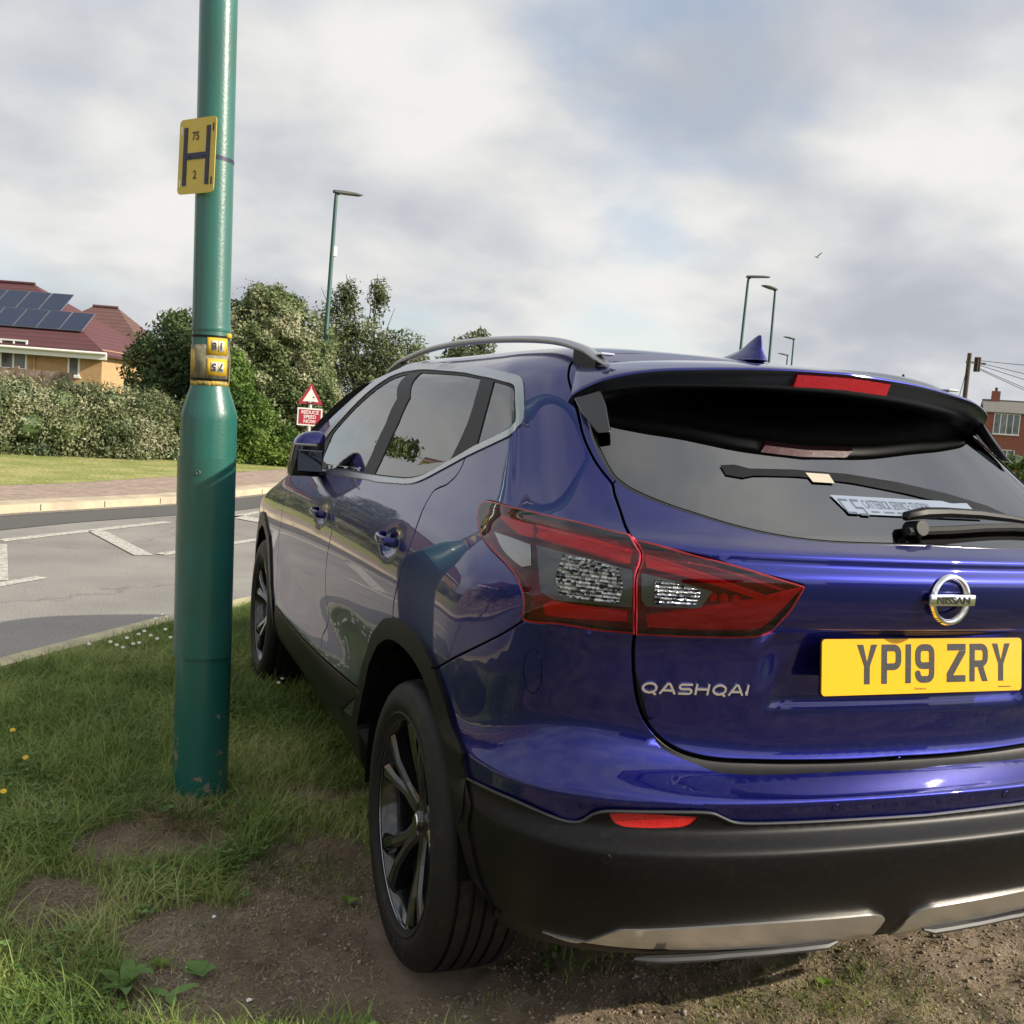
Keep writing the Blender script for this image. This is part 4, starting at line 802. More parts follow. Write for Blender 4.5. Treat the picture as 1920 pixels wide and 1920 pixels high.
def wheel(y,s,steer=0):
    """axis along x; outer face at -x for the left side"""
    w=empty('wheel',(s*.775,y,.338),(0,0,0)); w.parent=car
    if s>0: w.rotation_euler=(0,0,math.pi)
    R0=.345
    prof=[(.246,-.100),(.258,-.106),(.262,-.110),(.266,-.1075),(.275,-.1105),(.278,-.1125),(.290,-.1130),(.306,-.1120),(.309,-.1100),(.314,-.1100),(.328,-.102),(.336,-.094),(.341,-.082),(.3425,-.074),(.3425,-.071),(.335,-.0705),(.335,-.0625),(.3435,-.062),(.3445,-.036),(.337,-.0355),(.337,-.0265),(.3448,-.026),(.345,-.004),(.3375,-.0035)]
    prof=prof+[(r,-h) for r,h in prof[::-1]]
    MB().lathe(prof,120,ax='x').build('tyre',TYRE,w,auto=35)
    rp=[(.246,-.100),(.256,-.104),(.258,-.099),(.250,-.094),(.243,-.088),(.236,-.06),(.225,.0),(.236,.09),(.246,.10)]
    rim=MB(); rim.lathe(rp,96,0,ax='x').build('rim',RIMD,w,auto=40)
    rr=w.children[-1]
    # machined lip
    MB().lathe([(.2565,-.1045),(.2535,-.1035),(.2475,-.0945)],96,0,ax='x').build('rim_lip',RIMS,rr,smooth=True)
    for k_,(ch,aa) in enumerate((('E',262),('T',254.5),('O',247))):
        an=math.radians(aa); r_=.3035; t_=Vector((0,math.sin(an),-math.cos(an))); u_=Vector((0,-math.cos(an),-math.sin(an))); n_=Vector((-1,0,0))
        M_=Matrix(((t_.x,u_.x,n_.x,-.1128),(t_.y,u_.y,n_.y,r_*math.cos(an)),(t_.z,u_.z,n_.z,r_*math.sin(an)),(0,0,0,1))); text(ch,.036,M_,TYRETXT,w.children[0],'sidewall_letter',.0006,'CENTER',1)
    # five twin spokes
    for k in range(5):
        a0=math.radians(90+72*k+6)
        sp=MB()
        for sg in(-1,1):
            def pt(r,ang,h): a=a0+ang; return (h,r*math.cos(a)*1.0,r*math.sin(a))
            # arm as four-station beam, diverging outward, with a bevelled (machined) face
            st=[(.045,.10,.028,-.052),(.11,.105,.016,-.066),(.175,.165,.0165,-.082),(.240,.225,.028,-.090)]
            V=[];F=[]
            for r,an,hw,h in st:
                c=an*sg; dw=hw/r
                V+=[pt(r,c-dw,h+.004),pt(r,c-dw*.45,h-.004),pt(r,c+dw*.45,h-.004),pt(r,c+dw,h+.004),pt(r,c+dw*.9,h+.034),pt(r,c-dw*.9,h+.034)]
            for i in range(3):
                for j in range(6): sp.add([],[]); F.append((i*6+j,i*6+(j+1)%6,i*6+6+(j+1)%6,i*6+6+j))
            b=len(sp.v); sp.v+=V
            for n_,f in enumerate(F): sp.f.append([b+i for i in f]); sp.m.append(1 if (n_%6)==1 else 0)
            sp.f.append([b+i for i in range(6)][::-1]); sp.m.append(0)
        sp.build('spoke',[RIMD,RIMS],rr)
    hub=MB(); hub.lathe([(0,-.068),(.020,-.068),(.024,-.064),(.027,-.056),(.060,-.052),(.066,-.044),(.066,.0)],36,ax='x'); hub.build('hub',RIMD,rr,auto=35)
    MB().lathe([(0,-.0705),(.017,-.0705),(.0185,-.068)],24,ax='x').build('hub_cap',CHROMEB,rr,smooth=True)
    d=MB(); d.lathe([(.05,.0),(.150,.0),(.150,.02),(.05,.02)],48,ax='x'); d.build('brake_disc',DISC,w,auto=35)
    d=MB(); d.lathe([(.0,.03),(.232,.03)],32,ax='x'); d.build('back_plate',DARK,w)
    MB().box((-.002,-.12,.02),(.05,.07,.13),bev=.01).build('brake_caliper',P('caliper',(.12,.12,.12),rough=.5,metal=.6) if 'caliper' not in bpy.data.materials else bpy.data.materials['caliper'],w)
    return w
for s in(-1,1): wheel(.797,s); wheel(FY-.012,s)
# tread blocks get their own grooves from the profile
# axle and underbody so the far side does not show through
ub=MB(); ub.box((0,2.4,.30),(1.30,3.3,.06)); ub.box((0,.70,.36),(1.05,.75,.10)); ub.tube([(-.7,.80,.33),(.7,.80,.33)],.04,8); ub.build('underbody',DARK,car)
# ---- mirrors and handles
def superell(c,d,n=18,m=12,e=2.6):
    V=[];F=[]
    for i in range(m+1):
        ph=-math.pi/2+math.pi*i/m
        for j in range(n):
            th=2*math.pi*j/n; f=lambda x: math.copysign(abs(x)**(2/e),x)
            V.append((c[0]+d[0]/2*f(math.cos(ph))*f(math.cos(th)),c[1]+d[1]/2*f(math.cos(ph))*f(math.sin(th)),c[2]+d[2]/2*f(math.sin(ph))))
    for i in range(m):
        for j in range(n): F.append((i*n+j,i*n+(j+1)%n,(i+1)*n+(j+1)%n,(i+1)*n+j))
    return V,F
MIRG=P('mirror_glass_dark',(.10,.11,.13),rough=.04,metal=1)
def mirror(s):
    prof=[(-.082,.052,.040),(-.078,.058,.052),(-.05,.062,.062),(-.01,.0635,.066),(.03,.0625,.064),(.034,.0625,.064),(.055,.057,.058),(.070,.046,.046),(.078,.030,.030),(.081,.010,.012)]
    def shape(rows,name,mat,par):
        V=[];F=[];n=28
        for z,w,d in rows:
            for k in range(n):
                a=2*math.pi*k/n; f=lambda x: math.copysign(abs(x)**(2/3.6),x)
                X=w*f(math.cos(a)); Y=d*f(math.sin(a))*(1.0 if math.sin(a)>0 else .82)
                V.append((s*(-.878)*-1*1.0+X+s*(-.012)*(z/.08) , 2.42+Y, 1.146+z+(.010*(1-((X*s)/.062)) if z>.03 else 0)*1.0))
        for i in range(len(rows)-1):
            for k in range(n): F.append((i*n+k,i*n+(k+1)%n,(i+1)*n+(k+1)%n,(i+1)*n+k))
        F+=[tuple(range(n))[::-1],tuple((len(rows)-1)*n+k for k in range(n))]
        return MB().add(V,F).build(name,mat,par,auto=40)
    mc=shape(prof[5:],'door_mirror',PAINT,car); shape([(z,w*.985,d*.985) for z,w,d in prof[:6]],'mirror_lower_shell',BLACKG,mc)
    MB().box((s*.895,2.363,1.186),(.088,.008,.009),bev=.003).build('indicator_repeater',P('indicator_clear',(.42,.42,.40),rough=.3) if s<0 else bpy.data.materials['indicator_clear'],mc)
    MB().box((s*.82,2.45,1.078),(.09,.08,.03),bev=.012).build('mirror_arm',BLACKG,mc)
    MB().box((s*.876,2.366,1.125),(.098,.006,.085),bev=.004).build('mirror_glass',MIRG,mc)
for s in(-1,1): mirror(s)
def handle(y,z,door,s,length=.135):
    u,v=sidept(y,z); Pp,_,_,N=S(u,v,True); x=Pp[0][0]
    h=MB(); pts=[]
    for t in np.linspace(0,1,13):
        yy=y-.055+length*t; b=math.sin(math.pi*min(1,max(0,t)))**.35
        pts.append((x-.006-.030*b,yy,z+.004+.006*t))
    V=[]; F=[]
    for i,p_ in enumerate(pts):
        t=i/12; hw=.0095+.003*(1-t); 
        for a in range(8):
            w=2*math.pi*a/8; V.append((p_[0]+.008*math.cos(w),p_[1],p_[2]+hw*math.sin(w)))
    for i in range(12):
        for a in range(8): F.append((i*8+a,i*8+(a+1)%8,i*8+8+(a+1)%8,i*8+8+a))
    F+=[tuple(range(8))[::-1],tuple(96+k for k in range(8))]
    if s>0: V=[(-a,b,c) for a,b,c in V]
    h.add(V,F).build('door_handle',PAINT,door,smooth=True)
doors=[o for o in car.children if o.name.startswith(('rear_door','front_door'))]
for o in doors:
    xs=sum(v.co.x for v in o.data.vertices)/len(o.data.vertices); s=-1 if xs<0 else 1
    handle(1.085,.990,o,s) if o.name.startswith('rear') else handle(2.01,.960,o,s)

# ---- lettering made of strokes
def stroke(pts,w,closed=False,cap=0):
    """list of quads covering a polyline of width w"""
    out=[]; n=len(pts)
    for i in range(n if closed else n-1):
        a=Vector(pts[i]); b=Vector(pts[(i+1)%n]); d=b-a
        if d.length<1e-9: continue
        d.normalize(); nrm=Vector((-d.y,d.x))*w/2
        e0=d*(w/2 if (closed or i>0) else cap)*.0; out.append([a+nrm,a-nrm,b-nrm,b+nrm])
        if closed or i<n-2:   # joint disc
            out.append([b+Vector((math.cos(t),math.sin(t)))*w/2 for t in [2*math.pi*k/12 for k in range(12)]])
    return out
def union(polys):
    V=[];E=[];PP=[]
    for p in polys:
        b=len(V); n=len(p); V+=[Vector((q[0],q[1])) for q in p]; E+=[(b+i,b+(i+1)%n) for i in range(n)]; PP.append(np.array([[q[0],q[1]] for q in p]))
    r=delaunay_2d_cdt(V,E,[],0,1e-7,False); vv=np.array([tuple(v) for v in r[0]]); ff=np.array([f for f in r[2] if len(f)==3]); c=vv[ff].mean(1); k=np.zeros(len(ff),bool)
    for p in PP: k|=inpoly(c,p)
    return vv,[tuple(f) for f in ff[k]]
def arc(cx,cy,rx,ry,a0,a1,n=10): return [(cx+rx*math.cos(math.radians(a0+(a1-a0)*i/n)),cy+ry*math.sin(math.radians(a0+(a1-a0)*i/n))) for i in range(n+1)]
def plate_glyph(c):
    w,h,t=.050,.079,.014; e=t/2; q=[]
    L,Rr,B,T=e,w-e,e,h-e
    if c=='1': return stroke([(e,0),(e,h)],t),t
    if c=='Y': q=[[(0,h),(t*1.08,h),(w/2+.002,.036),(w/2-t/2,.030),(w/2-t/2,.036)],[(w,h),(w-t*1.08,h),(w/2-.002,.036),(w/2+t/2,.030),(w/2+t/2,.036)],[(w/2-t/2,0),(w/2+t/2,0),(w/2+t/2,.040),(w/2-t/2,.040)]]; return q,w
    if c=='P': q=stroke([(L,0),(L,h)],t)+stroke([(L,T),(Rr-.012,T)]+arc(Rr-.012,T-.012,.012,.012,90,0,5)+[(Rr,.046)]+arc(Rr-.012,.046,.012,.012,0,-90,5)+[(L,.034)],t); return q,w
    if c=='R': q=stroke([(L,0),(L,h)],t)+stroke([(L,T),(Rr-.012,T)]+arc(Rr-.012,T-.012,.012,.012,90,0,5)+[(Rr,.049)]+arc(Rr-.012,.049,.012,.012,0,-90,5)+[(L,.037)],t)+[[(.020,.036),(.035,.038),(w,0),(w-.0155,0)]]; return q,w
    if c=='9': q=stroke(arc(Rr-.012,T-.012,.012,.012,0,90,5)+arc(L+.012,T-.012,.012,.012,90,180,5)+arc(L+.012,.047,.012,.012,180,270,5)+[(Rr-.012,.035),(Rr,.036)],t)+stroke([(Rr,T-.012),(Rr,.019)]+arc(Rr-.012,.019,.012,.012,0,-90,5)+arc(L+.012,.019,.012,.012,-90,-180,5)+[(L,.022)],t); return q,w
    if c=='Z': q=[[(.001,h),(w,h),(w,h-t),(.001,h-t)],[(0,0),(w,0),(w,t),(0,t)],[(w-.017,h-t-.0005),(w,h-t-.0005),(w,h-t-.0045),(.017,t),(0,t),(0,t+.004)]]; return q,w
def plate():
    Mp=Matrix.Translation((0,PLATE[0],PLATE[1]))@Matrix.Rotation(math.radians(90)-PLATE[2],4,'X')  # local x right, y up, z towards the rear
    m=MB(); rr=.008; W2,H2=.26,.0555
    poly=[]
    for cx,cy,a in((W2-rr,H2-rr,0),(-W2+rr,H2-rr,90),(-W2+rr,-H2+rr,180),(W2-rr,-H2+rr,270)): poly+=arc(cx,cy,rr,rr,a,a+90,5)
    m.prism(poly,-.003,0,0,Mp)
    poly2=[(x*1.008,y*1.03) for x,y in poly]; m.prism(poly2,-.007,-.0031,1,Mp)
    pl=m.build('number_plate',[P('plate_yellow',(.86,.43,.012),rough=.28,coat=.35),BLACKG],tailgate)
    V=[];F=[]; x=-.1815+.006
    for c in 'YP19 ZRY':
        if c==' ': x+=.033-.011; continue
        q,w=plate_glyph(c); vv,ff=union([[(a[0]+x,a[1]-.0345) for a in p] for p in q]); b=len(V); V+=[tuple(Mp@Vector((a[0],a[1],.0006))) for a in vv]; F+=[tuple(b+i for i in f) for f in ff]; x+=w+.011
    MB().add(V,F).build('plate_characters',P('plate_black',(.012,.012,.012),rough=.5,noise=(300,(.05,.05,.05),.5,.7)),pl)
    text('Stoneacre',.0075,Mp@Matrix.Translation((-.03,-.048,.0006)),bpy.data.materials['plate_black'],pl,'plate_text')
    MB().box((.212,-.0465,.0006),(.034,.0016,.0006),M=Mp).build('plate_small_print',bpy.data.materials['plate_black'],pl)
plate()
# model lettering on the tailgate, letters sit on the curved metal
def lettering(x0,x1,z0,hgt):
    gl={'Q':(1.0,[(arc(.5,.5,.42,.42,0,360,20),False),([(.62,.22),(.95,-.10)],False)]),'A':(1.0,[([(.02,0),(.42,.92),(.58,.92),(.98,0)],False),([(.22,.33),(.78,.33)],False)]),
     'S':(.9,[([(.88,.92),(.22,.92)]+arc(.22,.71,.16,.21,90,270,6)+[(.70,.50)]+arc(.70,.29,.16,.21,90,-90,6)+[(.04,.08)],False)]),'H':(1.0,[([(.10,0),(.10,1)],False),([(.90,0),(.90,1)],False),([(.1,.52),(.9,.52)],False)]),'I':(.22,[([(.11,0),(.11,1)],False)])}
    word='QASHQAI'; gap=.16; tot=sum(gl[c][0] for c in word)+gap*(len(word)-1); sc=(x1-x0)/tot; x=x0
    for c in word:
        w,sts=gl[c]; polys=[]
        for pts,cl in sts: polys+=stroke([(x+p[0]*sc,z0+p[1]*hgt) for p in pts],.0042,cl)
        vv,ff=union(polys); n=len(vv)
        V=[(a[0],rear_y(a[0],a[1])-.0035,a[1]) for a in vv]+[(a[0],rear_y(a[0],a[1])+.001,a[1]) for a in vv]
        ed={(f[i],f[(i+1)%3]) for f in ff for i in range(3)}
        F=[tuple(f) for f in ff]+[tuple(n+i for i in f[::-1]) for f in ff]+[(a,n+a,n+b,b) for a,b in ed if (b,a) not in ed]
        MB().add(V,F).build('badge_letter',LETM,tailgate); x+=(w+gap)*sc
lettering(*LETTER)
# round badge with bar
def badge():
    y=rear_y(0,BADGEZ)-.006; Mb=Matrix.Translation((0,y,BADGEZ))@Matrix.Rotation(math.radians(88),4,'X')
    m=MB()
    pr=[(.0365,0),(.0385,.0045),(.0425,.0075),(.0475,.0062),(.0495,0)]; m.lathe(pr,56,M=Mb@Matrix.Diagonal((1.0,1.05,1,1)))
    b=m.build('round_badge',CHROMEB,tailgate,smooth=True)
    m=MB(); m.box((0,0,.0055),(.116,.024,.009),M=Mb,bev=.003); bb=m.build('badge_bar',CHROMEB,b,auto=40)
    text('NISSAN',.0195,Mb@Matrix.Translation((0,-.0068,.0104)),P('badge_dark',(.05,.05,.055),rough=.3,metal=.6),b,'badge_text',.0004,'CENTER',1.32,.0004)
badge()
# rear wiper (pivot right of centre, blade parked to the right)
def glass_pt(x,z,d):
    return Vector((x,rear_y(x,z)-d,z))
wp=empty('rear_wiper'); wp.parent=tailgate
MB().tube([glass_pt(.0,1.165,-.01),glass_pt(.0,1.175,.045)],[.020,.016],18,up=(1,0,0)).build('wiper_pivot',BLACKP,wp,auto=40)
arm=[(-.022,1.190,.040,.007),(-.014,1.196,.046,.014),(.03,1.203,.052,.017),(.10,1.206,.050,.015),(.20,1.205,.044,.014),(.30,1.199,.034,.011),(.38,1.192,.026,.008)]
MB().tube([glass_pt(x,z,d) for x,z,d,r in arm],[a[3] for a in arm],8,sx=1,sy=.75,up=(0,0,1)).build('wiper_arm',BLACKP,wp,auto=35)
MB().tube([glass_pt(x,z,.020) for x,z in [(-.03,1.166),(.1,1.172),(.2,1.178),(.3,1.181),(.4,1.178)]],[.009]*5,6).build('wiper_blade',RUBBER,wp,auto=35)
# old sticker low on the glass and the dark curved strip above it
STK=P('window_sticker',(.22,.26,.33),rough=.35); STKD=P('sticker_print',(.07,.09,.13),rough=.4)
def onglass(poly,off,name,mat,parent,sub=18):
    V=[];F=[]; n=len(poly)//2
    for x,z in poly: V.append(tuple(glass_pt(x,z,off)))
    F=[(i,i+1,2*n-2-i,2*n-1-i) for i in range(n-1)]
    return MB().add(V,F).build(name,mat,parent,smooth=True)
sx0,sx1=STX
n=10; top=[(lerp(sx0,sx1,i/n),STZ[1]) for i in range(n+1)]; bot=[(lerp(sx0+.012,sx1,i/n),STZ[0]) for i in range(n+1)]
st=onglass(top+bot[::-1],.0016,'window_sticker',STK,tg_glass)
def gtext(s,size,x,z,name,xs=1,bold=0):
    o=text(s,size,Matrix.Identity(4),STKD,st,name,0,'LEFT',xs,bold)
    for v in o.data.vertices: q=glass_pt(x+v.co.x,z+v.co.y,.0026); v.co=q
gtext('CATTERICK SERVICE STATION',.0225,sx0+.068,STZ[1]-.022,'sticker_text',.60,.0001)
for k,w_ in enumerate((.020,.026,.030,.024)):
    x_=sx0+.075+k*.034; MB().add([tuple(glass_pt(a_,b_,.0026)) for a_,b_ in((x_,STZ[1]-.027),(x_+w_,STZ[1]-.027),(x_+w_,STZ[1]-.0295),(x_,STZ[1]-.0295))],[(0,1,2,3)]).build('sticker_small_print',STKD,st)
pol=stroke([(sx0+.034,STZ[1]-.008),(sx0+.012,STZ[1]-.008),(sx0+.012,STZ[1]-.032),(sx0+.034,STZ[1]-.032)],.004)+stroke([(sx0+.062,STZ[1]-.008),(sx0+.042,STZ[1]-.008),(sx0+.042,STZ[1]-.022),(sx0+.060,STZ[1]-.022),(sx0+.060,STZ[1]-.034),(sx0+.040,STZ[1]-.034)],.004)
vv,ff=union(pol); MB().add([tuple(glass_pt(a[0],a[1],.0026)) for a in vv],ff).build('sticker_logo',STKD,st)
MB().add([tuple(glass_pt(x,z,.0034)) for x,z in [(-.165,1.268),(-.105,1.268),(-.107,1.250),(-.162,1.250)]],[(0,1,2,3)]).build('paper_ticket',P('paper',(.42,.38,.30),rough=.8),tg_glass)
# dark curved band on the glass, modelled as a thin black strip
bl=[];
for x,z in STRIP: bl.append((x,z))
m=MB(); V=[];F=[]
for i,(x,z,h) in enumerate(STRIPH): V+=[tuple(glass_pt(x,z+h*.58,.0016)),tuple(glass_pt(x,z-h*.58,.0016))]
for i in range(len(STRIPH)-1): F.append((2*i,2*i+1,2*i+3,2*i+2))
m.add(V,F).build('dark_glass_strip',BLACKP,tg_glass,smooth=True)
# ---- interior: seats, dashboard, wheel, belts
def seat(x,y,z,w,par,ang=12):
    o=MB(); o.box((x,y+.22,z),(w,.50,.16),bev=.05)
    Mx=Matrix.Translation((x,y,z+.05))@Matrix.Rotation(math.radians(ang),4,'X'); o.box((0,0,.30),(w,.13,.60),M=Mx,bev=.05); s_=o.build('seat',SEAT,par,auto=50)
    for dx in ([0] if w<.7 else [-.42,.42,0]): MB().box((dx,-.01,.68),(.27,.10,.17),M=Mx,bev=.04).build('headrest',SEAT,s_,auto=50)
for x in(-.37,.37): seat(x,1.95,.62,.50,car)
seat(0,1.05,.62,1.20,car,16)
MB().box((0,2.95,.92),(1.35,.45,.20),bev=.05).build('dashboard',SEAT,car,auto=50)
MB().box((0,1.6,.45),(1.4,2.6,.04)).box((0,.75,.72),(1.05,.62,.04)).build('cabin_floor',DARK,car)

# ------------------------------------------------------------------ ground, road, verge
def gnoise(x,y,sc,seed=0):
    """cheap smooth value noise"""
    r=np.random.default_rng(seed).random((256,256)); X=x*sc+100.3; Y=y*sc+57.7
    xi=np.floor(X).astype(int); yi=np.floor(Y).astype(int); fx=X-xi; fy=Y-yi; fx=fx*fx*(3-2*fx); fy=fy*fy*(3-2*fy)
    g=lambda a,b: r[(xi+a)%256,(yi+b)%256]
    return (g(0,0)*(1-fx)+g(1,0)*fx)*(1-fy)+(g(0,1)*(1-fx)+g(1,1)*fx)*fy
def fbm(x,y,sc,seed=0,o=4): return sum(gnoise(x,y,sc*2**k,seed+k)/2**k for k in range(o))/sum(1/2**k for k in range(o))
# near kerb line and far kerb line (x as a function of travel), measured on the ground
NK=np.array([(-14,-11.5),(-8,-3.8),(-4.6,.55),(-2.03,3.74),(-1.22,4.78),(-.66,5.43),(.6,6.85),(3,9.6),(8,15.6),(20,30)],float)
FK=np.array([(-30,-22),(-20,-10),(-10,.9),(-6,6.0),(-2.68,10.55),(-.8,12.38),(1.06,15.2),(3.2,18.5),(8,26),(18,42)],float)
def kerbdist(x,y,K,n=400):
    t=np.linspace(0,len(K)-1,n); q=np.stack([np.interp(t,range(len(K)),K[:,0]),np.interp(t,range(len(K)),K[:,1])],-1)
    d=1e9*np.ones_like(x); sgn=np.zeros_like(x)
    for i in range(n-1):
        a=q[i]; b=q[i+1]; ab=b-a; L2=ab@ab; s=np.clip(((x-a[0])*ab[0]+(y-a[1])*ab[1])/L2,0,1); dx=x-a[0]-s*ab[0]; dy=y-a[1]-s*ab[1]; dd=np.hypot(dx,dy); m=dd<d
        d=np.where(m,dd,d); sgn=np.where(m,np.sign(ab[0]*dy-ab[1]*dx),sgn)
    return d*sgn      # >0 : on the left (road side) of the near kerb
def bare(x,y):
    """1 where the verge is worn down to soil"""
    n=fbm(x,y,3.6,5,4)*.75+fbm(x,y,13,9,3)*.45
    m=np.zeros_like(x)
    for cx,cy,rx,ry,w in ((-1.41,1.56,.24,.17,1.0),(-1.66,1.22,.15,.17,.95),(-1.33,1.0,.20,.17,1.0),(-.98,1.14,.24,.42,1.02),(-1.10,.72,.42,.19,1.05),(-.80,1.85,.24,.09,.75),(-.8,.85,.30,.5,1.1)):
        m=np.maximum(m,w*np.exp(-(((x-cx)/rx)**2+((y-cy)/ry)**2)**1.6))
    m=np.maximum(m,1.15*np.exp(-(((x-.35)/1.45)**2+((y+.05)/.85)**2)**4))
    m=np.maximum(m,.85*np.exp(-(((x-.05)/.66)**2+((y-2.0)/2.3)**2)**4))
    return np.clip((m*1.25+n-1.03)*3.0,0,1)
SOIL=P('bare_soil',(.115,.078,.052),rough=.95,spec=.2,noise=(7,(.055,.038,.027),.35,.62),bump=(55,.9,.02))
def soil_mat():
    m=bpy.data.materials.new('verge_soil'); m.use_nodes=True; nt=m.node_tree; b=nt.nodes['Principled BSDF']; b.inputs['Roughness'].default_value=.95; b.inputs['Specular IOR Level'].default_value=.15
    N=nt.nodes.new; L=nt.links.new; tc=N('ShaderNodeTexCoord')
    n1=N('ShaderNodeTexNoise'); n1.inputs['Scale'].default_value=3.2; n1.inputs['Detail'].default_value=9; n1.inputs['Roughness'].default_value=.7; L(tc.outputs['Object'],n1.inputs['Vector'])
    r=N('ShaderNodeValToRGB'); e=r.color_ramp.elements; e[0].position=.32; e[0].color=(.150,.122,.096,1); e[1].position=.72; e[1].color=(.50,.41,.31,1); q=e.new(.52); q.color=(.36,.285,.21,1); L(n1.outputs['Fac'],r.inputs[0])
    # scattered pale chaff and small stones
    v=N('ShaderNodeTexVoronoi'); v.inputs['Scale'].default_value=110; L(tc.outputs['Object'],v.inputs['Vector']); lt=N('ShaderNodeMath'); lt.operation='LESS_THAN'; lt.inputs[1].default_value=.22; L(v.outputs['Distance'],lt.inputs[0])
    sp=N('ShaderNodeSeparateColor'); L(v.outputs['Color'],sp.inputs[0]); g=N('ShaderNodeMath'); g.operation='GREATER_THAN'; g.inputs[1].default_value=.62; L(sp.outputs[0],g.inputs[0]); mm=N('ShaderNodeMath'); mm.operation='MULTIPLY'; L(lt.outputs[0],mm.inputs[0]); L(g.outputs[0],mm.inputs[1])
    mx=N('ShaderNodeMix'); mx.data_type='RGBA'; L(mm.outputs[0],mx.inputs[0]); L(r.outputs[0],mx.inputs[6]); mx.inputs[7].default_value=(.36,.28,.19,1)
    # away from the worn patch the ground is turf
    s3=N('ShaderNodeSeparateXYZ'); L(tc.outputs['Object'],s3.inputs[0]); dv=N('ShaderNodeVectorMath'); dv.operation='DISTANCE'; L(tc.outputs['Object'],dv.inputs[0]); dv.inputs[1].default_value=(0,.3,0); n5=N('ShaderNodeTexNoise'); n5.inputs['Scale'].default_value=1.1; n5.inputs['Detail'].default_value=7; L(tc.outputs['Object'],n5.inputs['Vector'])
    sm_=N('ShaderNodeMath'); sm_.operation='MULTIPLY_ADD'; L(n5.outputs['Fac'],sm_.inputs[0]); sm_.inputs[1].default_value=1.6; L(dv.outputs['Value'],sm_.inputs[2]); mr=N('ShaderNodeMapRange'); mr.inputs[1].default_value=2.9; mr.inputs[2].default_value=3.5; L(sm_.outputs[0],mr.inputs[0])
    n6=N('ShaderNodeTexNoise'); n6.inputs['Scale'].default_value=9; n6.inputs['Detail'].default_value=8; n6.inputs['Roughness'].default_value=.75; L(tc.outputs['Object'],n6.inputs['Vector']); gr=N('ShaderNodeValToRGB'); ge=gr.color_ramp.elements; ge[0].position=.35; ge[0].color=(.07,.10,.03,1); ge[1].position=.68; ge[1].color=(.24,.27,.09,1); L(n6.outputs['Fac'],gr.inputs[0])
    mt=N('ShaderNodeMix'); mt.data_type='RGBA'; L(mr.outputs[0],mt.inputs[0]); L(mx.outputs[2],mt.inputs[6]); L(gr.outputs[0],mt.inputs[7]); L(mt.outputs[2],b.inputs['Base Color'])
    n2=N('ShaderNodeTexNoise'); n2.inputs['Scale'].default_value=42; n2.inputs['Detail'].default_value=8; n2.inputs['Roughness'].default_value=.78; L(tc.outputs['Object'],n2.inputs['Vector'])
    bp=N('ShaderNodeBump'); bp.inputs['Strength'].default_value=1; bp.inputs['Distance'].default_value=.035; L(n2.outputs['Fac'],bp.inputs['Height']); L(bp.outputs[0],b.inputs['Normal'])
    return m
SOILM=soil_mat()
def hgt(x,y): # relief of the verge
    h=(fbm(x,y,1.6,3,4)-.5)*.05+(fbm(x,y,9,13,3)-.5)*.022+(fbm(x,y,34,23,2)-.5)*.012+(fbm(x,y,17,29,2)-.5)*.018*np.clip(bare(x,y),0,1)
    k=kerbdist(x,y,NK); edge=np.clip(-k/.35,0,1)
    wh=0
    for cx,cy in((-.79,.80),(.79,.80),(-.79,3.45),(.79,3.45)): wh=wh+np.exp(-(((x-cx)/.17)**2+((y-cy)/.22)**2)**2)
    return (h*edge)*(1-.7*np.clip(wh,0,1))+.0-.012*np.clip(wh,0,1)
def far_ground():
    m=P('field_grass',(.10,.14,.035),rough=.95,noise=(.6,(.16,.17,.05),.4,.65),bump=(20,.6,.05),spec=.15)
    o=MB().add([(-1500,-1500,-.16),(1500,-1500,-.16),(1500,1500,-.16),(-1500,1500,-.16)],[(0,1,2,3)]).build('ground',m); tag(o,kind='structure')
far_ground()
# verge (fine grid near the camera)
xs=np.arange(-2.9,2.3,.016); ys=np.arange(-.9,3.0,.016)
def verge():
    gx=np.unique(np.round(np.r_[np.arange(-16,-2.9,.35),np.arange(-2.9,2.4,.017),np.arange(2.4,26,.5)],4)); gy=np.unique(np.round(np.r_[np.arange(-22,-.9,.5),np.arange(-.9,2.6,.017),np.arange(2.6,9,.06),np.arange(9,34,.6)],4))
    X,Y=np.meshgrid(gx,gy,indexing='ij'); x=X.ravel(); y=Y.ravel(); k=kerbdist(x,y,NK,120)
    z=hgt(x,y); nx,ny=len(gx),len(gy); I=np.arange(nx*ny).reshape(nx,ny)
    F=np.stack([I[:-1,:-1],I[1:,:-1],I[1:,1:],I[:-1,1:]],-1).reshape(-1,4); keep=(k[F]<0.0).all(1)
    # pull the last row to the kerb is not needed: the kerb stone covers the edge
    F=F[keep]; ids,inv=np.unique(F,return_inverse=True); o=mesh_np('verge_soil',np.stack([x,y,z],-1)[ids],inv.reshape(F.shape),SOILM,smooth=True); tag(o,kind='structure')
verge()
def gutter_mat(): return P('gutter_grit',(.13,.12,.105),rough=.95,noise=(22,(.22,.20,.17),.45,.6))
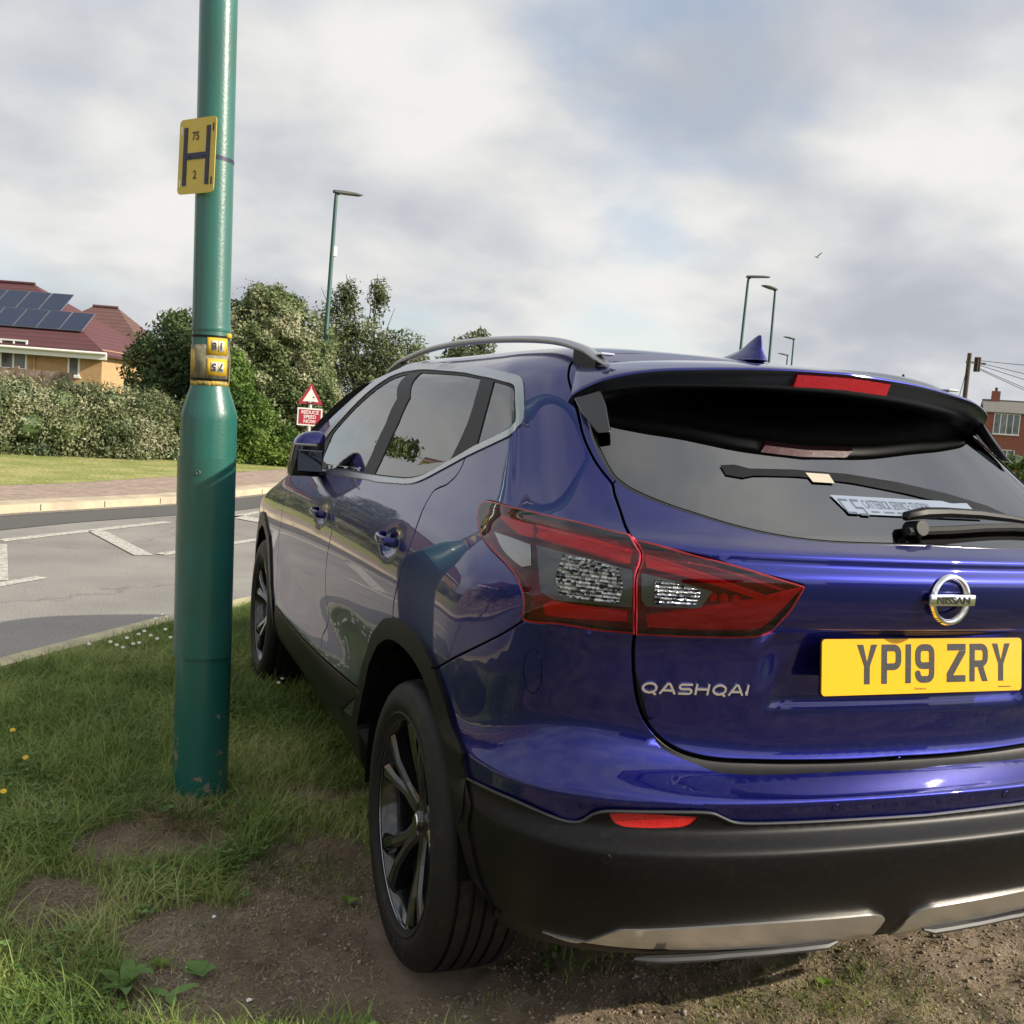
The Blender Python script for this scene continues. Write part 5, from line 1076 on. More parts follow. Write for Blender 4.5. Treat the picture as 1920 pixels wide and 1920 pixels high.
def ribbon(name,K0,off0,off1,z0,z1,mat,n=160,thick=None,kind='structure',wob=0):
    t=np.linspace(0,len(K0)-1,n); q=np.stack([np.interp(t,range(len(K0)),K0[:,0]),np.interp(t,range(len(K0)),K0[:,1])],-1)
    # smooth
    for _ in range(6): q[1:-1]=(q[:-2]+2*q[1:-1]+q[2:])/4
    T=np.gradient(q,axis=0); T/=np.linalg.norm(T,axis=1,keepdims=True); Nl=np.stack([-T[:,1],T[:,0]],-1)
    a=q+Nl*off0; b=q+Nl*off1
    V=[(p[0],p[1],z0) for p in a]+[(p[0],p[1],z1) for p in b]; F=[(i,i+1,n+i+1,n+i) for i in range(n-1)]
    if thick:
        V+=[(p[0],p[1],z0-thick) for p in a]+[(p[0],p[1],z1-thick) for p in b]
        F+=[(2*n+i,2*n+i+1,i+1,i) for i in range(n-1)]+[(n+i,n+i+1,3*n+i+1,3*n+i) for i in range(n-1)]
    o=MB().add(V,F).build(name,mat); 
    if kind: tag(o,kind=kind)
    return o,q,Nl
def asphalt():
    m=bpy.data.materials.new('asphalt'); m.use_nodes=True; nt=m.node_tree; b=nt.nodes['Principled BSDF']; b.inputs['Roughness'].default_value=.85; b.inputs['Specular IOR Level'].default_value=.3; N=nt.nodes.new; L=nt.links.new; tc=N('ShaderNodeTexCoord')
    n=N('ShaderNodeTexNoise'); n.inputs['Scale'].default_value=.55; n.inputs['Detail'].default_value=8; n.inputs['Roughness'].default_value=.65; L(tc.outputs['Object'],n.inputs['Vector'])
    n3=N('ShaderNodeTexNoise'); n3.inputs['Scale'].default_value=90; n3.inputs['Detail'].default_value=3; L(tc.outputs['Object'],n3.inputs['Vector'])
    r=N('ShaderNodeValToRGB'); e=r.color_ramp.elements; e[0].position=.33; e[0].color=(.20,.19,.178,1); e[1].position=.68; e[1].color=(.31,.295,.272,1); L(n.outputs['Fac'],r.inputs[0])
    mx=N('ShaderNodeMix'); mx.data_type='RGBA'; mx.blend_type='MULTIPLY'; mx.inputs[0].default_value=.8; L(r.outputs[0],mx.inputs[6]); r2=N('ShaderNodeMapRange'); r2.inputs[1].default_value=.3; r2.inputs[2].default_value=.7; r2.inputs[3].default_value=.55; r2.inputs[4].default_value=1.3; L(n3.outputs['Fac'],r2.inputs[0]); L(r2.outputs[0],mx.inputs[7]); L(mx.outputs[2],b.inputs['Base Color'])
    vo=N('ShaderNodeTexVoronoi'); vo.feature='DISTANCE_TO_EDGE'; vo.inputs['Scale'].default_value=.42; dn=N('ShaderNodeTexNoise'); dn.inputs['Scale'].default_value=1.8; dn.inputs['Detail'].default_value=5
    va=N('ShaderNodeVectorMath'); va.operation='MULTIPLY_ADD'; L(dn.outputs['Color'],va.inputs[0]); va.inputs[1].default_value=(.9,.9,.9); L(tc.outputs['Object'],dn.inputs['Vector']); L(tc.outputs['Object'],va.inputs[2]); L(va.outputs[0],vo.inputs['Vector'])
    cr2=N('ShaderNodeMapRange'); cr2.inputs[1].default_value=.0; cr2.inputs[2].default_value=.012; cr2.inputs[3].default_value=.72; cr2.inputs[4].default_value=1; L(vo.outputs['Distance'],cr2.inputs[0]); m3=N('ShaderNodeMix'); m3.data_type='RGBA'; m3.blend_type='MULTIPLY'; m3.inputs[0].default_value=1; L(mx.outputs[2],m3.inputs[6]); L(cr2.outputs[0],m3.inputs[7]); L(m3.outputs[2],b.inputs['Base Color'])
    bp=N('ShaderNodeBump'); bp.inputs['Strength'].default_value=.5; bp.inputs['Distance'].default_value=.006; L(n3.outputs['Fac'],bp.inputs['Height']); L(bp.outputs[0],b.inputs['Normal']); return m
ASPH=asphalt()
def road():
    n=120
    def sm(K):
        t=np.linspace(0,len(K)-1,n); q=np.stack([np.interp(t,range(len(K)),K[:,0]),np.interp(t,range(len(K)),K[:,1])],-1)
        for _ in range(6): q[1:-1]=(q[:-2]+2*q[1:-1]+q[2:])/4
        return q
    a=sm(NK); b=sm(FK); V=[(p[0],p[1],-.055) for p in a]+[(p[0],p[1],-.055) for p in b]; F=[(i,i+1,n+i+1,n+i) for i in range(n-1)]
    tag(MB().add(V,F).build('road',ASPH),kind='structure')
road()
PAINTW=P('road_marking_white',(.50,.48,.43),rough=.8,noise=(22,(.27,.255,.235),.42,.62)); YELLOWP=P('kerb_stone_yellowed',(.52,.46,.28),rough=.85,noise=(5,(.38,.34,.24),.4,.65),bump=(60,.4,.01))
def quad(name,pts,z,mat): return tag(MB().prism([(p[0],p[1]) for p in pts],z-.003,z,0).build(name,mat),kind='structure')
def linestrip(name,p0,p1,w,z=-.047):
    p0=Vector(p0);p1=Vector(p1);d=(p1-p0).normalized();nn=Vector((-d.y,d.x))*w/2; return quad(name,[p0+nn,p0-nn,p1-nn,p1+nn],z,PAINTW)
linestrip('road_marking',(-4.9,5.5),(-2.48,8.48),.11); linestrip('road_marking',(-2.5,8.45),(-.99,10.35),.11)
linestrip('road_marking',(-1.70,9.36),(-1.30,7.80),.16); linestrip('road_marking',(-2.50,8.23),(-2.33,6.42),.20); linestrip('road_marking',(-3.4,4.7),(-2.02,6.59),.10)
linestrip('road_marking',(-1.16,7.86),(-.15,9.1),.10); linestrip('road_marking',(-.30,10.95),(.75,12.75),.11); linestrip('road_marking',(-.20,11.2),(.22,10.55),.28)
# kerbs, footway and far verge
ribbon('near_kerb',NK,-.05,.11,.020,.006,YELLOWP,thick=.08)
KERB=P('kerb_concrete',(.50,.42,.29),rough=.85,noise=(3,(.38,.32,.24),.4,.6),bump=(50,.4,.01)); PATH=P('footway',(.36,.27,.21),rough=.9,noise=(9,(.24,.19,.155),.4,.6),bump=(70,.6,.01))
ribbon('far_kerb',FK,0,.30,.045,.055,KERB,thick=.12)
ribbon('footway',FK,.30,1.75,.052,.06,PATH)
FGR=P('far_verge_grass',(.22,.25,.075),rough=.95,noise=(1.3,(.34,.32,.14),.4,.62),bump=(14,.8,.05),spec=.1)
ribbon('far_verge',FK,1.75,16,.062,.25,FGR)
# darker resurfaced strip by the far kerb
ribbon('road_patch',FK,-.9,-.02,-.049,-.049,P('asphalt_dark',(.085,.082,.078),rough=.85,bump=(90,.5,.006)),n=120)
# kerb joints and grit lying in the channel
def joints(K,off0,off1,zt,name,step=.914):
    t=np.linspace(0,len(K)-1,160); q=np.stack([np.interp(t,range(len(K)),K[:,0]),np.interp(t,range(len(K)),K[:,1])],-1)
    for _ in range(6): q[1:-1]=(q[:-2]+2*q[1:-1]+q[2:])/4
    L_=np.r_[0,np.cumsum(np.hypot(*np.diff(q,axis=0).T))]; m=MB()
    for s_ in np.arange(1,L_[-1],step):
        p=np.array([np.interp(s_,L_,q[:,0]),np.interp(s_,L_,q[:,1])]); p2=np.array([np.interp(s_+.1,L_,q[:,0]),np.interp(s_+.1,L_,q[:,1])]); T=(p2-p)/np.linalg.norm(p2-p); Nn=np.array([-T[1],T[0]])
        if np.hypot(p[0],p[1])>32: continue
        M_=Matrix(((T[0],Nn[0],0,p[0]+Nn[0]*(off0+off1)/2),(T[1],Nn[1],0,p[1]+Nn[1]*(off0+off1)/2),(0,0,1,zt),(0,0,0,1))); m.box((0,0,-.03),(.010,abs(off1-off0)+.01,.07),M=M_)
    tag(m.build(name,P('joint_dark',(.10,.09,.075),rough=1) if 'joint_dark' not in bpy.data.materials else bpy.data.materials['joint_dark']),kind='structure')
joints(FK,0,.30,.028,'far_kerb_joints'); joints(NK,-.05,.11,-.008,'near_kerb_joints')
ribbon('gutter_grit',NK,.11,.21,-.050,-.0505,gutter_mat()); ribbon('gutter_grit',FK,-.16,-.005,-.045,-.045,bpy.data.materials['gutter_grit'])
# ------------------------------------------------------------------ grass blades (one uncountable mass each)
def blades(name,x,y,z,h,w,lean,mat,kind='stuff',segs=3,az=None,label=None):
    n=len(x); az=RNG.uniform(0,2*np.pi,n) if az is None else az; fa=az+RNG.normal(0,.5,n)+np.pi/2
    dx,dy=np.cos(az),np.sin(az); fx,fy=np.cos(fa),np.sin(fa)
    V=np.zeros((n,2*segs+1,3)); 
    for s in range(segs+1):
        t=s/segs; r=lean*h*t**1.8; zz=z+h*(t-.35*lean*t**2.4); ww=w*(1-t)**.7/2
        px=x+dx*r; py=y+dy*r
        if s<segs:
            V[:,2*s,0]=px-fx*ww; V[:,2*s,1]=py-fy*ww; V[:,2*s,2]=zz; V[:,2*s+1,0]=px+fx*ww; V[:,2*s+1,1]=py+fy*ww; V[:,2*s+1,2]=zz
        else: V[:,2*segs]=np.stack([px,py,zz],-1)
    m=2*segs+1; base=np.arange(n)[:,None]*m; T=[]
    for s in range(segs-1): T+=[base+np.array([[2*s,2*s+1,2*s+3]]),base+np.array([[2*s,2*s+3,2*s+2]])]
    T.append(base+np.array([[2*segs-2,2*segs-1,2*segs]])); F=np.stack(T,1).reshape(-1,3)
    o=mesh_np(name,V.reshape(-1,3),F,mat); 
    if kind: tag(o,kind=kind)
    if label: o['label']=label
    return o
GR=LEAF('grass_blades',[(.105,.165,.038),(.18,.26,.058),(.27,.35,.09),(.40,.44,.16)],scale=1.6,trans=.35,contrast=(.35,.65))
DRY=LEAF('dry_straw',[(.20,.15,.07),(.36,.28,.15),(.46,.38,.24)],scale=6,trans=.2)
def scatter(n,x0,x1,y0,y1): return RNG.uniform(x0,x1,n),RNG.uniform(y0,y1,n)
def outside(x,y,m=.0): # keep blades out of the post and the wheels
    ok=np.hypot(x-POST[0],y-POST[1])>.092
    for cx,cy in((-.79,.80),(-.79,3.45)): ok&=~((abs(x-cx)<.125)&(abs(y-cy)<.20))
    return ok
x,y=scatter(330000,-2.75,.55,.35,6.6)
k=kerbdist(x,y,NK,160); bb=bare(x,y); dist=np.hypot(x-CAMP[0],y-CAMP[1]); und=(abs(x)<.62)&(y>.3)&(y<4.3)
keep=(k<-.035)&(RNG.random(len(x))>bb*1.0)&outside(x,y)&(RNG.random(len(x))<np.clip(4.6/dist**1.15,.22,1))&(~und|(RNG.random(len(x))<.15))
x,y,bb,dist=x[keep],y[keep],bb[keep],dist[keep]
cl=fbm(x,y,5,41,3)
h=np.clip(RNG.lognormal(-3.05,.38,len(x)),.018,.12)*(.6+.9*cl)*(1-.55*bb); wd=RNG.uniform(.0022,.0042,len(x))*(1+.10*dist)
h=h*np.where(kerbdist(x,y,NK,120)>-.12,.8,1)
blades('grass',x,y,hgt(x,y)-.004,h,wd,RNG.uniform(.25,1.3,len(x)),GR,label='short green grass covering the verge around the green post')
x2,y2=scatter(26000,-2.6,-.2,.55,4.2); b2=bare(x2,y2); kk=kerbdist(x2,y2,NK,120); n2=fbm(x2,y2,6,91,3); keep=(kk<-.06)&(b2<.5)&(n2>.47)&outside(x2,y2)&(abs(x2)>.62); x2,y2=x2[keep],y2[keep]
blades('long_grass',x2,y2,hgt(x2,y2)-.004,RNG.uniform(.07,.14,len(x2)),RNG.uniform(.0032,.0055,len(x2)),RNG.uniform(.5,1.5,len(x2)),GR,segs=4,label='longer coarse grass blades standing above the short verge grass')
x3,y3=scatter(60000,1.0,4.2,-1.0,7.5); b3=bare(x3,y3); n3=fbm(x3,y3,1.5,61,3); keep=(RNG.random(len(x3))>b3)&(np.hypot(x3,y3-.3)+1.2*n3>2.3); x3,y3=x3[keep],y3[keep]
blades('grass',x3,y3,hgt(x3,y3)-.004,RNG.uniform(.03,.08,len(x3)),RNG.uniform(.004,.008,len(x3)),RNG.uniform(.3,1.3,len(x3)),GR,label='short grass on the sunny far side of the car')
# sparse weeds and straw behind the car
x,y=scatter(170000,-2.2,2.2,-.6,2.0); bb=bare(x,y); n_=fbm(x,y,3.2,77,3); keep=(bb>.35)&(n_>.42)&(RNG.random(len(x))<(n_-.42)*1.9)&outside(x,y); x,y=x[keep],y[keep]
blades('sparse_grass',x,y,hgt(x,y)-.003,RNG.uniform(.012,.045,len(x)),RNG.uniform(.0018,.0034,len(x)),RNG.uniform(.3,1.6,len(x)),LEAF('young_grass',[(.07,.11,.02),(.13,.18,.035),(.24,.26,.07)],scale=3,trans=.3),label='thin patchy young grass on the bare soil behind the car')
x,y=scatter(230000,-2.2,2.3,-.7,2.1); bb=bare(x,y); keep=(bb>.3)&(RNG.random(len(x))<.55*fbm(x,y,4,31,3)+.05)&outside(x,y); x,y=x[keep],y[keep]
blades('chaff',x,y,hgt(x,y)+.001,RNG.uniform(.006,.022,len(x)),RNG.uniform(.0012,.0026,len(x)),RNG.uniform(1.2,2.6,len(x)),DRY,label='pale dry chaff strewn over the bare soil')
def clover():
    x,y=scatter(15000,-2.4,1.8,-.4,3.2); n_=fbm(x,y,4.5,57,3); keep=(n_>.54)&outside(x,y)&(bare(x,y)<.75)&(kerbdist(x,y,NK,100)<-.1); x,y=x[keep],y[keep]; n=len(x); z=hgt(x,y)+RNG.uniform(.01,.045,n)
    V=[];F=[]; a0=RNG.uniform(0,6.28,n); r=RNG.uniform(.005,.009,n); parts=[]
    for k in range(3):
        a=a0+k*2.094; c=np.stack([x+np.cos(a)*r*.9,y+np.sin(a)*r*.9,z],-1); u=np.stack([np.cos(a),np.sin(a),RNG.uniform(-.1,.5,n)],-1)*r[:,None]; w=np.stack([-np.sin(a),np.cos(a),0*a],-1)*r[:,None]*.85
        parts.append(np.stack([c-u,c-w*.9,c+u*.6-w*.8,c+u,c+u*.6+w*.8,c+w*.9],1))
    V=np.concatenate(parts).reshape(-1,3); F=np.arange(len(V)).reshape(-1,6); o=mesh_np('clover',V,F,CLOV0); tag(o,'small clover leaves mixed through the verge grass',None,None,'stuff')
CLOV0=LEAF('clover_leaf',[(.07,.15,.03),(.12,.23,.05),(.20,.32,.09)],30,.35)
clover()
# dry tufts round the foot of the post
def tuft(cx,cy,r,n,name,label,mat,hh=(.03,.09)):
    a=RNG.uniform(0,2*np.pi,n); q=r*np.sqrt(RNG.random(n)); x=cx+q*np.cos(a); y=cy+q*np.sin(a)*.8; ok=outside(x,y); x,y,a=x[ok],y[ok],a[ok]
    o=blades(name,x,y,hgt(x,y)-.003,RNG.uniform(*hh,len(x)),RNG.uniform(.0016,.003,len(x)),RNG.uniform(.6,2.0,len(x)),mat,kind=None,az=a+RNG.normal(0,.6,len(a))); tag(o,label,'grass tuft'); return o
tuft(-1.30,1.72,.13,900,'dry_grass_tuft','straw coloured dry grass tuft in front of the post foot',DRY)
tuft(-.98,1.83,.16,420,'dry_grass_tuft','thin dry grass stems to the right of the post foot',DRY,(.03,.07))
tuft(-.79,2.33,.06,160,'dry_grass_tuft','small reddish brown dead tuft in the grass beside the car sill',LEAF('dead_tuft',[(.20,.11,.07),(.32,.2,.13)],6,.1),(.03,.06))
# soil crumbs and stones
def stones(n,x0,x1,y0,y1,name,label,mat,s0,s1,thr=.45):
    x,y=scatter(n,x0,x1,y0,y1); keep=(bare(x,y)>thr)&outside(x,y); x,y=x[keep],y[keep]; m=len(x); r=RNG.uniform(s0,s1,m)**1.0
    b=np.array([(1,0,0),(-1,0,0),(0,1,0),(0,-1,0),(0,0,1),(0,0,-.6),(.6,.6,.5),(-.6,.6,.45),(.6,-.6,.5),(-.6,-.6,.45)])
    T=np.array([(0,6,8),(0,2,6),(2,7,6),(2,1,7),(1,9,7),(1,3,9),(3,8,9),(3,0,8),(4,6,7),(4,7,9),(4,9,8),(4,8,6),(5,2,0),(5,1,2),(5,3,1),(5,0,3)])
    V=b[None]*RNG.uniform(.6,1.3,(m,10,3))*r[:,None,None]; ca,sa=np.cos(r*9999),np.sin(r*9999); X=V[...,0]*ca[:,None]-V[...,1]*sa[:,None]; Y=V[...,0]*sa[:,None]+V[...,1]*ca[:,None]
    V=np.stack([X+x[:,None],Y+y[:,None],V[...,2]*.7+(hgt(x,y)+r*.15)[:,None]],-1); F=(np.arange(m)[:,None,None]*10+T[None]).reshape(-1,3)
    tag(mesh_np(name,V.reshape(-1,3),F,mat),label,None,None,'stuff')
stones(34000,-2.2,2.2,-.6,2.1,'soil_crumbs','crumbs of brown soil on the worn verge',P('crumb',(.30,.22,.155),rough=1,noise=(40,(.17,.125,.09),.4,.6)),.0015,.0062)
stones(1600,-2.2,2.2,-.6,2.1,'pebbles','small pale pebbles lying in the bare soil',P('pebble',(.34,.29,.24),rough=.8,noise=(30,(.20,.17,.14),.4,.6)),.003,.009)
# broad leaved weeds
def weed(cx,cy,nl,L,wd,label,mat,up=.5,a0=0,name='dock_plant'):
    m=MB()
    for k in range(nl):
        a=a0+2*math.pi*k/nl+random.uniform(-.3,.3); l=L*random.uniform(.7,1.1); seg=7; u=up*random.uniform(.6,1.3)
        V=[];F=[]
        for i in range(seg+1):
            t=i/seg; r=l*(t-.12*t*t); z=l*u*math.sin(min(1,t*1.0)*1.9)*.8; w=wd*math.sin(math.pi*min(1,.06+t*.94))**.8*(1-.15*t)+.002
            for q,dz in((-1,.25),(0,0),(1,.25)): V.append((cx+math.cos(a)*r-math.sin(a)*w*q,cy+math.sin(a)*r+math.cos(a)*w*q,float(hgt(np.array([cx]),np.array([cy]))[0])+.008+z+w*dz*abs(q)*(1+.3*math.sin(9*t))))
        for i in range(seg):
            for q in range(2): b=i*3+q; F.append((b,b+1,b+4,b+3))
        m.add(V,F)
    o=m.build(name,mat,smooth=True); tag(o,label,'weed'); return o
DOCK=LEAF('dock_leaf',[(.11,.21,.05),(.17,.29,.08)],14,.3); CLOV=LEAF('pale_weed',[(.12,.22,.03),(.20,.30,.05)],20,.4)
weed(-1.50,.77,6,.085,.014,'long leaved dock plant near the bottom left corner',DOCK,.65,.6)
weed(-1.41,.70,3,.075,.011,'low dock leaves lying just right of the upright dock plant',DOCK,.15,4.8)
weed(-1.34,.79,5,.05,.016,'round leaved weed on the soil in front of the dark wheel',DOCK,.35,1)
weed(-1.42,.86,5,.03,.010,'small pale weed left of the round leaved weed',CLOV,.4,2)
weed(-.93,1.08,5,.03,.009,'tiny weed on the soil beside the rear tyre',CLOV,.5,2)
weed(-1.70,.76,9,.035,.012,'clump of pale clover at the sunlit left edge',CLOV,.6,1)
weed(-1.62,.66,8,.03,.011,'second pale clover clump, right of the one at the left edge',CLOV,.6,3)
weed(.13,.42,5,.03,.009,'small weed in the sun under the chrome bumper strip',CLOV,.4,3)
# daisies and buttercups
WH=P('daisy_white',(.8,.8,.76),rough=.7); YB=P('buttercup_yellow',(.80,.50,.02),rough=.45)
def flower(x,y,h,mat,r,name,label,grp):
    m=MB(); z=float(hgt(np.array([x]),np.array([y]))[0])
    m.tube([(x,y,z),(x+.004,y,z+h*.6),(x+.002,y,z+h)],.0008,4,0); m.lathe([(0,.001),(r*.35,.002),(r,.004)],9,1,M=Matrix.Translation((x+.002,y,z+h))@Matrix.Rotation(.5,4,'X'))
    m.lathe([(0,.004),(r*.3,.0025)],6,2,M=Matrix.Translation((x+.002,y,z+h))@Matrix.Rotation(.5,4,'X'))
    o=m.build(name,[DOCK,mat,YB]); tag(o,label,'flower',grp); return o
dp=[(x_-.05,y_+.32) for x_,y_ in [(-1.50,3.72),(-1.42,3.80),(-1.36,3.72),(-1.44,3.62),(-1.30,3.85),(-1.33,3.95),(-1.22,3.98),(-1.27,3.78),(-1.20,3.84),(-1.39,3.68),(-1.47,3.66),(-1.26,4.28),(-1.20,4.32),(-1.13,4.30),(-1.22,4.40),(-1.60,3.66),(-1.36,3.88)]]
for i,(a,b) in enumerate(dp): flower(a,b,.055,WH,.010,'daisy','white daisy in the patch of daisies between the post and the yellow kerb','daisies between the post and the kerb')
for a,b in((-.83,3.46-.35),(-.80,3.20)): flower(a,b,.06,WH,.009,'daisy','white daisy in the shade beside the front wheel of the blue car','daisies beside the front wheel')
for i,(a,b,l) in enumerate([(-1.88,2.56,'yellow buttercup in the grass at the left edge, farthest of the three'),(-1.81,2.19,'yellow buttercup in the grass at the left edge, middle one of three'),(-1.85,1.90,'yellow buttercup nearest the camera at the left edge')]): flower(a,b,.06,YB,.010,'buttercup',l,None)
for a,b,r,l in((-1.27,1.44,.012,'scrap of white paper on the soil right of the dry tuft'),(-1.28,1.07,.006,'tiny white litter scrap on the bare mound'),(-1.36,.83,.006,'small curled white litter scrap near the round leaved weed'),(-1.24,.66,.007,'white litter fleck near the bottom edge')):
    z=float(hgt(np.array([a]),np.array([b]))[0])+.004; m=MB().add([(a-r,b-r*.5,z),(a+r*.6,b-r*.8,z+.004),(a+r,b+r*.7,z+.001),(a-r*.2,b+r*.4,z+.006),(a-r*.9,b+r*.9,z+.002)],[(0,1,3),(1,2,3),(0,3,4)]).build('litter_scrap',WH); tag(m,l,'litter')
# ------------------------------------------------------------------ the green post with its signs
POSTG=P('green_gloss_paint',(.016,.118,.095),rough=.36,coat=.35,coatr=.15,bump=(120,.22,.003),noise=(5,(.022,.095,.075),.4,.65))
def chipped():
    m=P('green_paint_chipped',(.012,.105,.083),rough=.36,coat=.35,coatr=.15,bump=(120,.22,.003)); nt=m.node_tree; b=nt.nodes['Principled BSDF']; N=nt.nodes.new; L=nt.links.new; tc=N('ShaderNodeTexCoord'); sp=N('ShaderNodeSeparateXYZ'); L(tc.outputs['Object'],sp.inputs[0])
    n=N('ShaderNodeTexNoise'); n.inputs['Scale'].default_value=17; n.inputs['Detail'].default_value=6; n.inputs['Roughness'].default_value=.62; L(tc.outputs['Object'],n.inputs['Vector'])
    zf=N('ShaderNodeMapRange'); L(sp.outputs[2],zf.inputs[0]); zf.inputs[1].default_value=.0; zf.inputs[2].default_value=.42; zf.inputs[3].default_value=.548; zf.inputs[4].default_value=.70
    c=N('ShaderNodeMath'); c.operation='GREATER_THAN'; L(n.outputs['Fac'],c.inputs[0]); L(zf.outputs[0],c.inputs[1])
    x=N('ShaderNodeMix'); x.data_type='RGBA'; L(c.outputs[0],x.inputs[0]); x.inputs[6].default_value=(.012,.105,.083,1); x.inputs[7].default_value=(.20,.17,.135,1); L(x.outputs[2],b.inputs['Base Color'])
    return m
post=tag(empty('lamp_post',(POST[0],POST[1],-.02),(math.radians(0),math.radians(LEAN),0)),'thick dark green lamp post with yellow signs, standing in the verge beside the car','lamp post')
# lower section (pitted, chipped)
MB().lathe([(.0885,0),(.0885,1.285),(.086,1.310),(.062,1.385),(.0605,1.392)],56).build('base_section',chipped(),post,auto=30)
MB().lathe([(.0592,1.385),(.0592,1.62),(.0585,1.625),(.0570,3.2),(.050,6.2),(0,6.21)],48).build('shaft',POSTG,post,auto=30)
MB().lathe([(.0612,1.565),(.0622,1.572),(.0612,1.579)],48).build('weld_ring',POSTG,post,smooth=True)
def doorpanel():
    m=MB(); V=[];F=[]; n=22; a0,a1=math.radians(150),math.radians(322)
    for r in(.0955,.0885):
        for z in(.515,1.165):
            for i in range(n+1): a=a0+(a1-a0)*i/n; V.append((r*math.cos(a),r*math.sin(a),z))
    k=n+1
    for i in range(n): F+=[(i,i+1,k+i+1,k+i),(2*k+i,3*k+i,3*k+i+1,2*k+i+1),(i,2*k+i,2*k+i+1,i+1),(k+i,k+i+1,3*k+i+1,3*k+i)]
    F+=[(0,k,3*k,2*k),(n,2*k+n,3*k+n,k+n)]
    d=m.add(V,F).build('access_door',POSTG,post,auto=30)
    a=math.radians(248); c=Vector((.0955*math.cos(a),.0955*math.sin(a),1.118)); nn=Vector((math.cos(a),math.sin(a),0)); Mx=Matrix.Translation(c)@nn.to_track_quat('Z','Y').to_matrix().to_4x4()
    MB().lathe([(0,.0005),(.0035,.0015),(.006,.0035),(.0078,.002),(.008,0)],20,M=Mx).build('lock_screw',P('worn_metal',(.10,.13,.12),rough=.5,metal=.5),d,smooth=True)
    w=MB(); 
    for z0 in np.linspace(.62,1.02,16): w.tube([(.0925*math.cos(a)+.001*math.sin(z0*90),.0925*math.sin(a),z0),(.0925*math.cos(a+.03),.0925*math.sin(a+.03),z0+.018)],.0018,6)
    w.tube([(.0925*math.cos(a-.12),.0925*math.sin(a-.12),1.045),(.093*math.cos(a),.093*math.sin(a),1.055),(.0925*math.cos(a+.12),.0925*math.sin(a+.12),1.05)],.0022,6); w.build('paint_run',POSTG,d,smooth=True)
doorpanel()
def cyl_patch(r,a0,a1,z0,z1,name,mat,par,n=8,rag=0):
    V=[];F=[]
    for j,z in enumerate((z0,z1)):
        for i in range(n+1): a=math.radians(a0+(a1-a0)*i/n); V.append((r*math.cos(a),r*math.sin(a),z+(random.uniform(-rag,rag))))
    F=[(i,i+1,n+2+i,n+1+i) for i in range(n)]; o=MB().add(V,F).build(name,mat,par,smooth=True); mo=o.modifiers.new('t','SOLIDIFY'); mo.thickness=.0012; return o
YS=P('faded_yellow_plate',(.46,.29,.03),rough=.55,noise=(28,(.20,.17,.07),.45,.65)); GRIME=P('grimy_metal',(.13,.12,.07),rough=.6,noise=(30,(.30,.26,.17),.45,.6)); YSB=P('sticker_yellow',(.62,.38,.02),rough=.5,noise=(60,(.42,.28,.05),.5,.7)); WST=P('white_sticker',(.55,.53,.46),rough=.6,noise=(90,(.30,.28,.22),.5,.65)); BKT=P('black_print',(.02,.02,.025),rough=.5)
cyl_patch(.0602,170,345,1.405,1.520,'old_sign_wrap',GRIME,post,24,.001); cyl_patch(.0606,175,212,1.425,1.505,'yellow_remnant',YS,post,8,.002)
cyl_patch(.0604,180,340,1.392,1.408,'peeled_paint_band',YS,post,40,.004)
for z0,z1,t in((1.490,1.545,'18'),(1.425,1.478,'75')):
    st_=cyl_patch(.0612,255,322,z0,z1,'yellow_number_plate',YSB,post,10)
    for q,(aa,ab) in enumerate(((306,287),(285,266))):
        c0=min(aa,ab); cyl_patch(.0622,c0+1,c0+20,z0+.011+(.002 if q else 0),z1-.010,'digit_sticker',WST,st_,5)
        # digits are upside down on the post
        d=text(t[1-q] if False else t[q],.030,Matrix.Identity(4),BKT,st_,'digit',0,'CENTER',.95,.0012)
        am=math.radians((aa+ab)/2)
        for v in d.data.vertices: x_,y_=-v.co.x,-v.co.y; a=am+x_/.0635; v.co=(.0638*math.cos(a),.0638*math.sin(a),(z0+z1)/2+y_+.0105)
m=MB(); a=math.radians(330); m.tube([(.064*math.cos(a),.064*math.sin(a),1.405),(.066*math.cos(a),.066*math.sin(a),1.48),(.065*math.cos(a),.065*math.sin(a),1.55)],.0028,8); m.build('buckle_strip',P('rusty_strap',(.22,.18,.11),rough=.6,metal=.4),post)
V,F=superell((0,0,0),(.020,.02,.018)); MB().add(V,F,M=Matrix.Translation((.064*math.cos(a)-.004,.064*math.sin(a),1.553))).build('putty_blob',YSB,post,smooth=True)
for z in(1.412,1.548): MB().lathe([(.0605,z-.0035),(.0615,z-.0035),(.0615,z+.0035),(.0605,z+.0035)],40).build('steel_band',BLACKP,post,auto=30)
# hydrant sign
Hn=math.radians(SIGN[3]); 
Ms=Matrix.Translation((SIGN[0],SIGN[1],SIGN[2]))@Matrix.Rotation(Hn,4,'Z')@Matrix.Rotation(math.radians(90),4,'X')@Matrix.Diagonal((1.16,1.04,1,1))
rr=.014; W2,H2=.0725,.110; poly=[]
for cx,cy,a in((W2-rr,H2-rr,0),(-W2+rr,H2-rr,90),(-W2+rr,-H2+rr,180),(W2-rr,-H2+rr,270)): poly+=arc(cx,cy,rr,rr,a,a+90,5)
hs=empty('hydrant_sign'); tag(hs,'yellow hydrant sign with a black H, 75 and 2, strapped to the green post','sign')
MB().prism(poly,-.002,0,0,Ms).build('sign_plate',P('sign_yellow',(.62,.45,.055),rough=.42,coat=.2,noise=(12,(.52,.40,.08),.45,.7)),hs)
NB=P('sign_navy',(.018,.024,.055),rough=.45)
MB().box((-.0455,0,.0012),(.0145,.170,.002),M=Ms).box((.044,0,.0012),(.0145,.170,.002),M=Ms).box((-.0007,0,.0013),(.0752,.019,.002),M=Ms).build('letter_h',NB,hs)
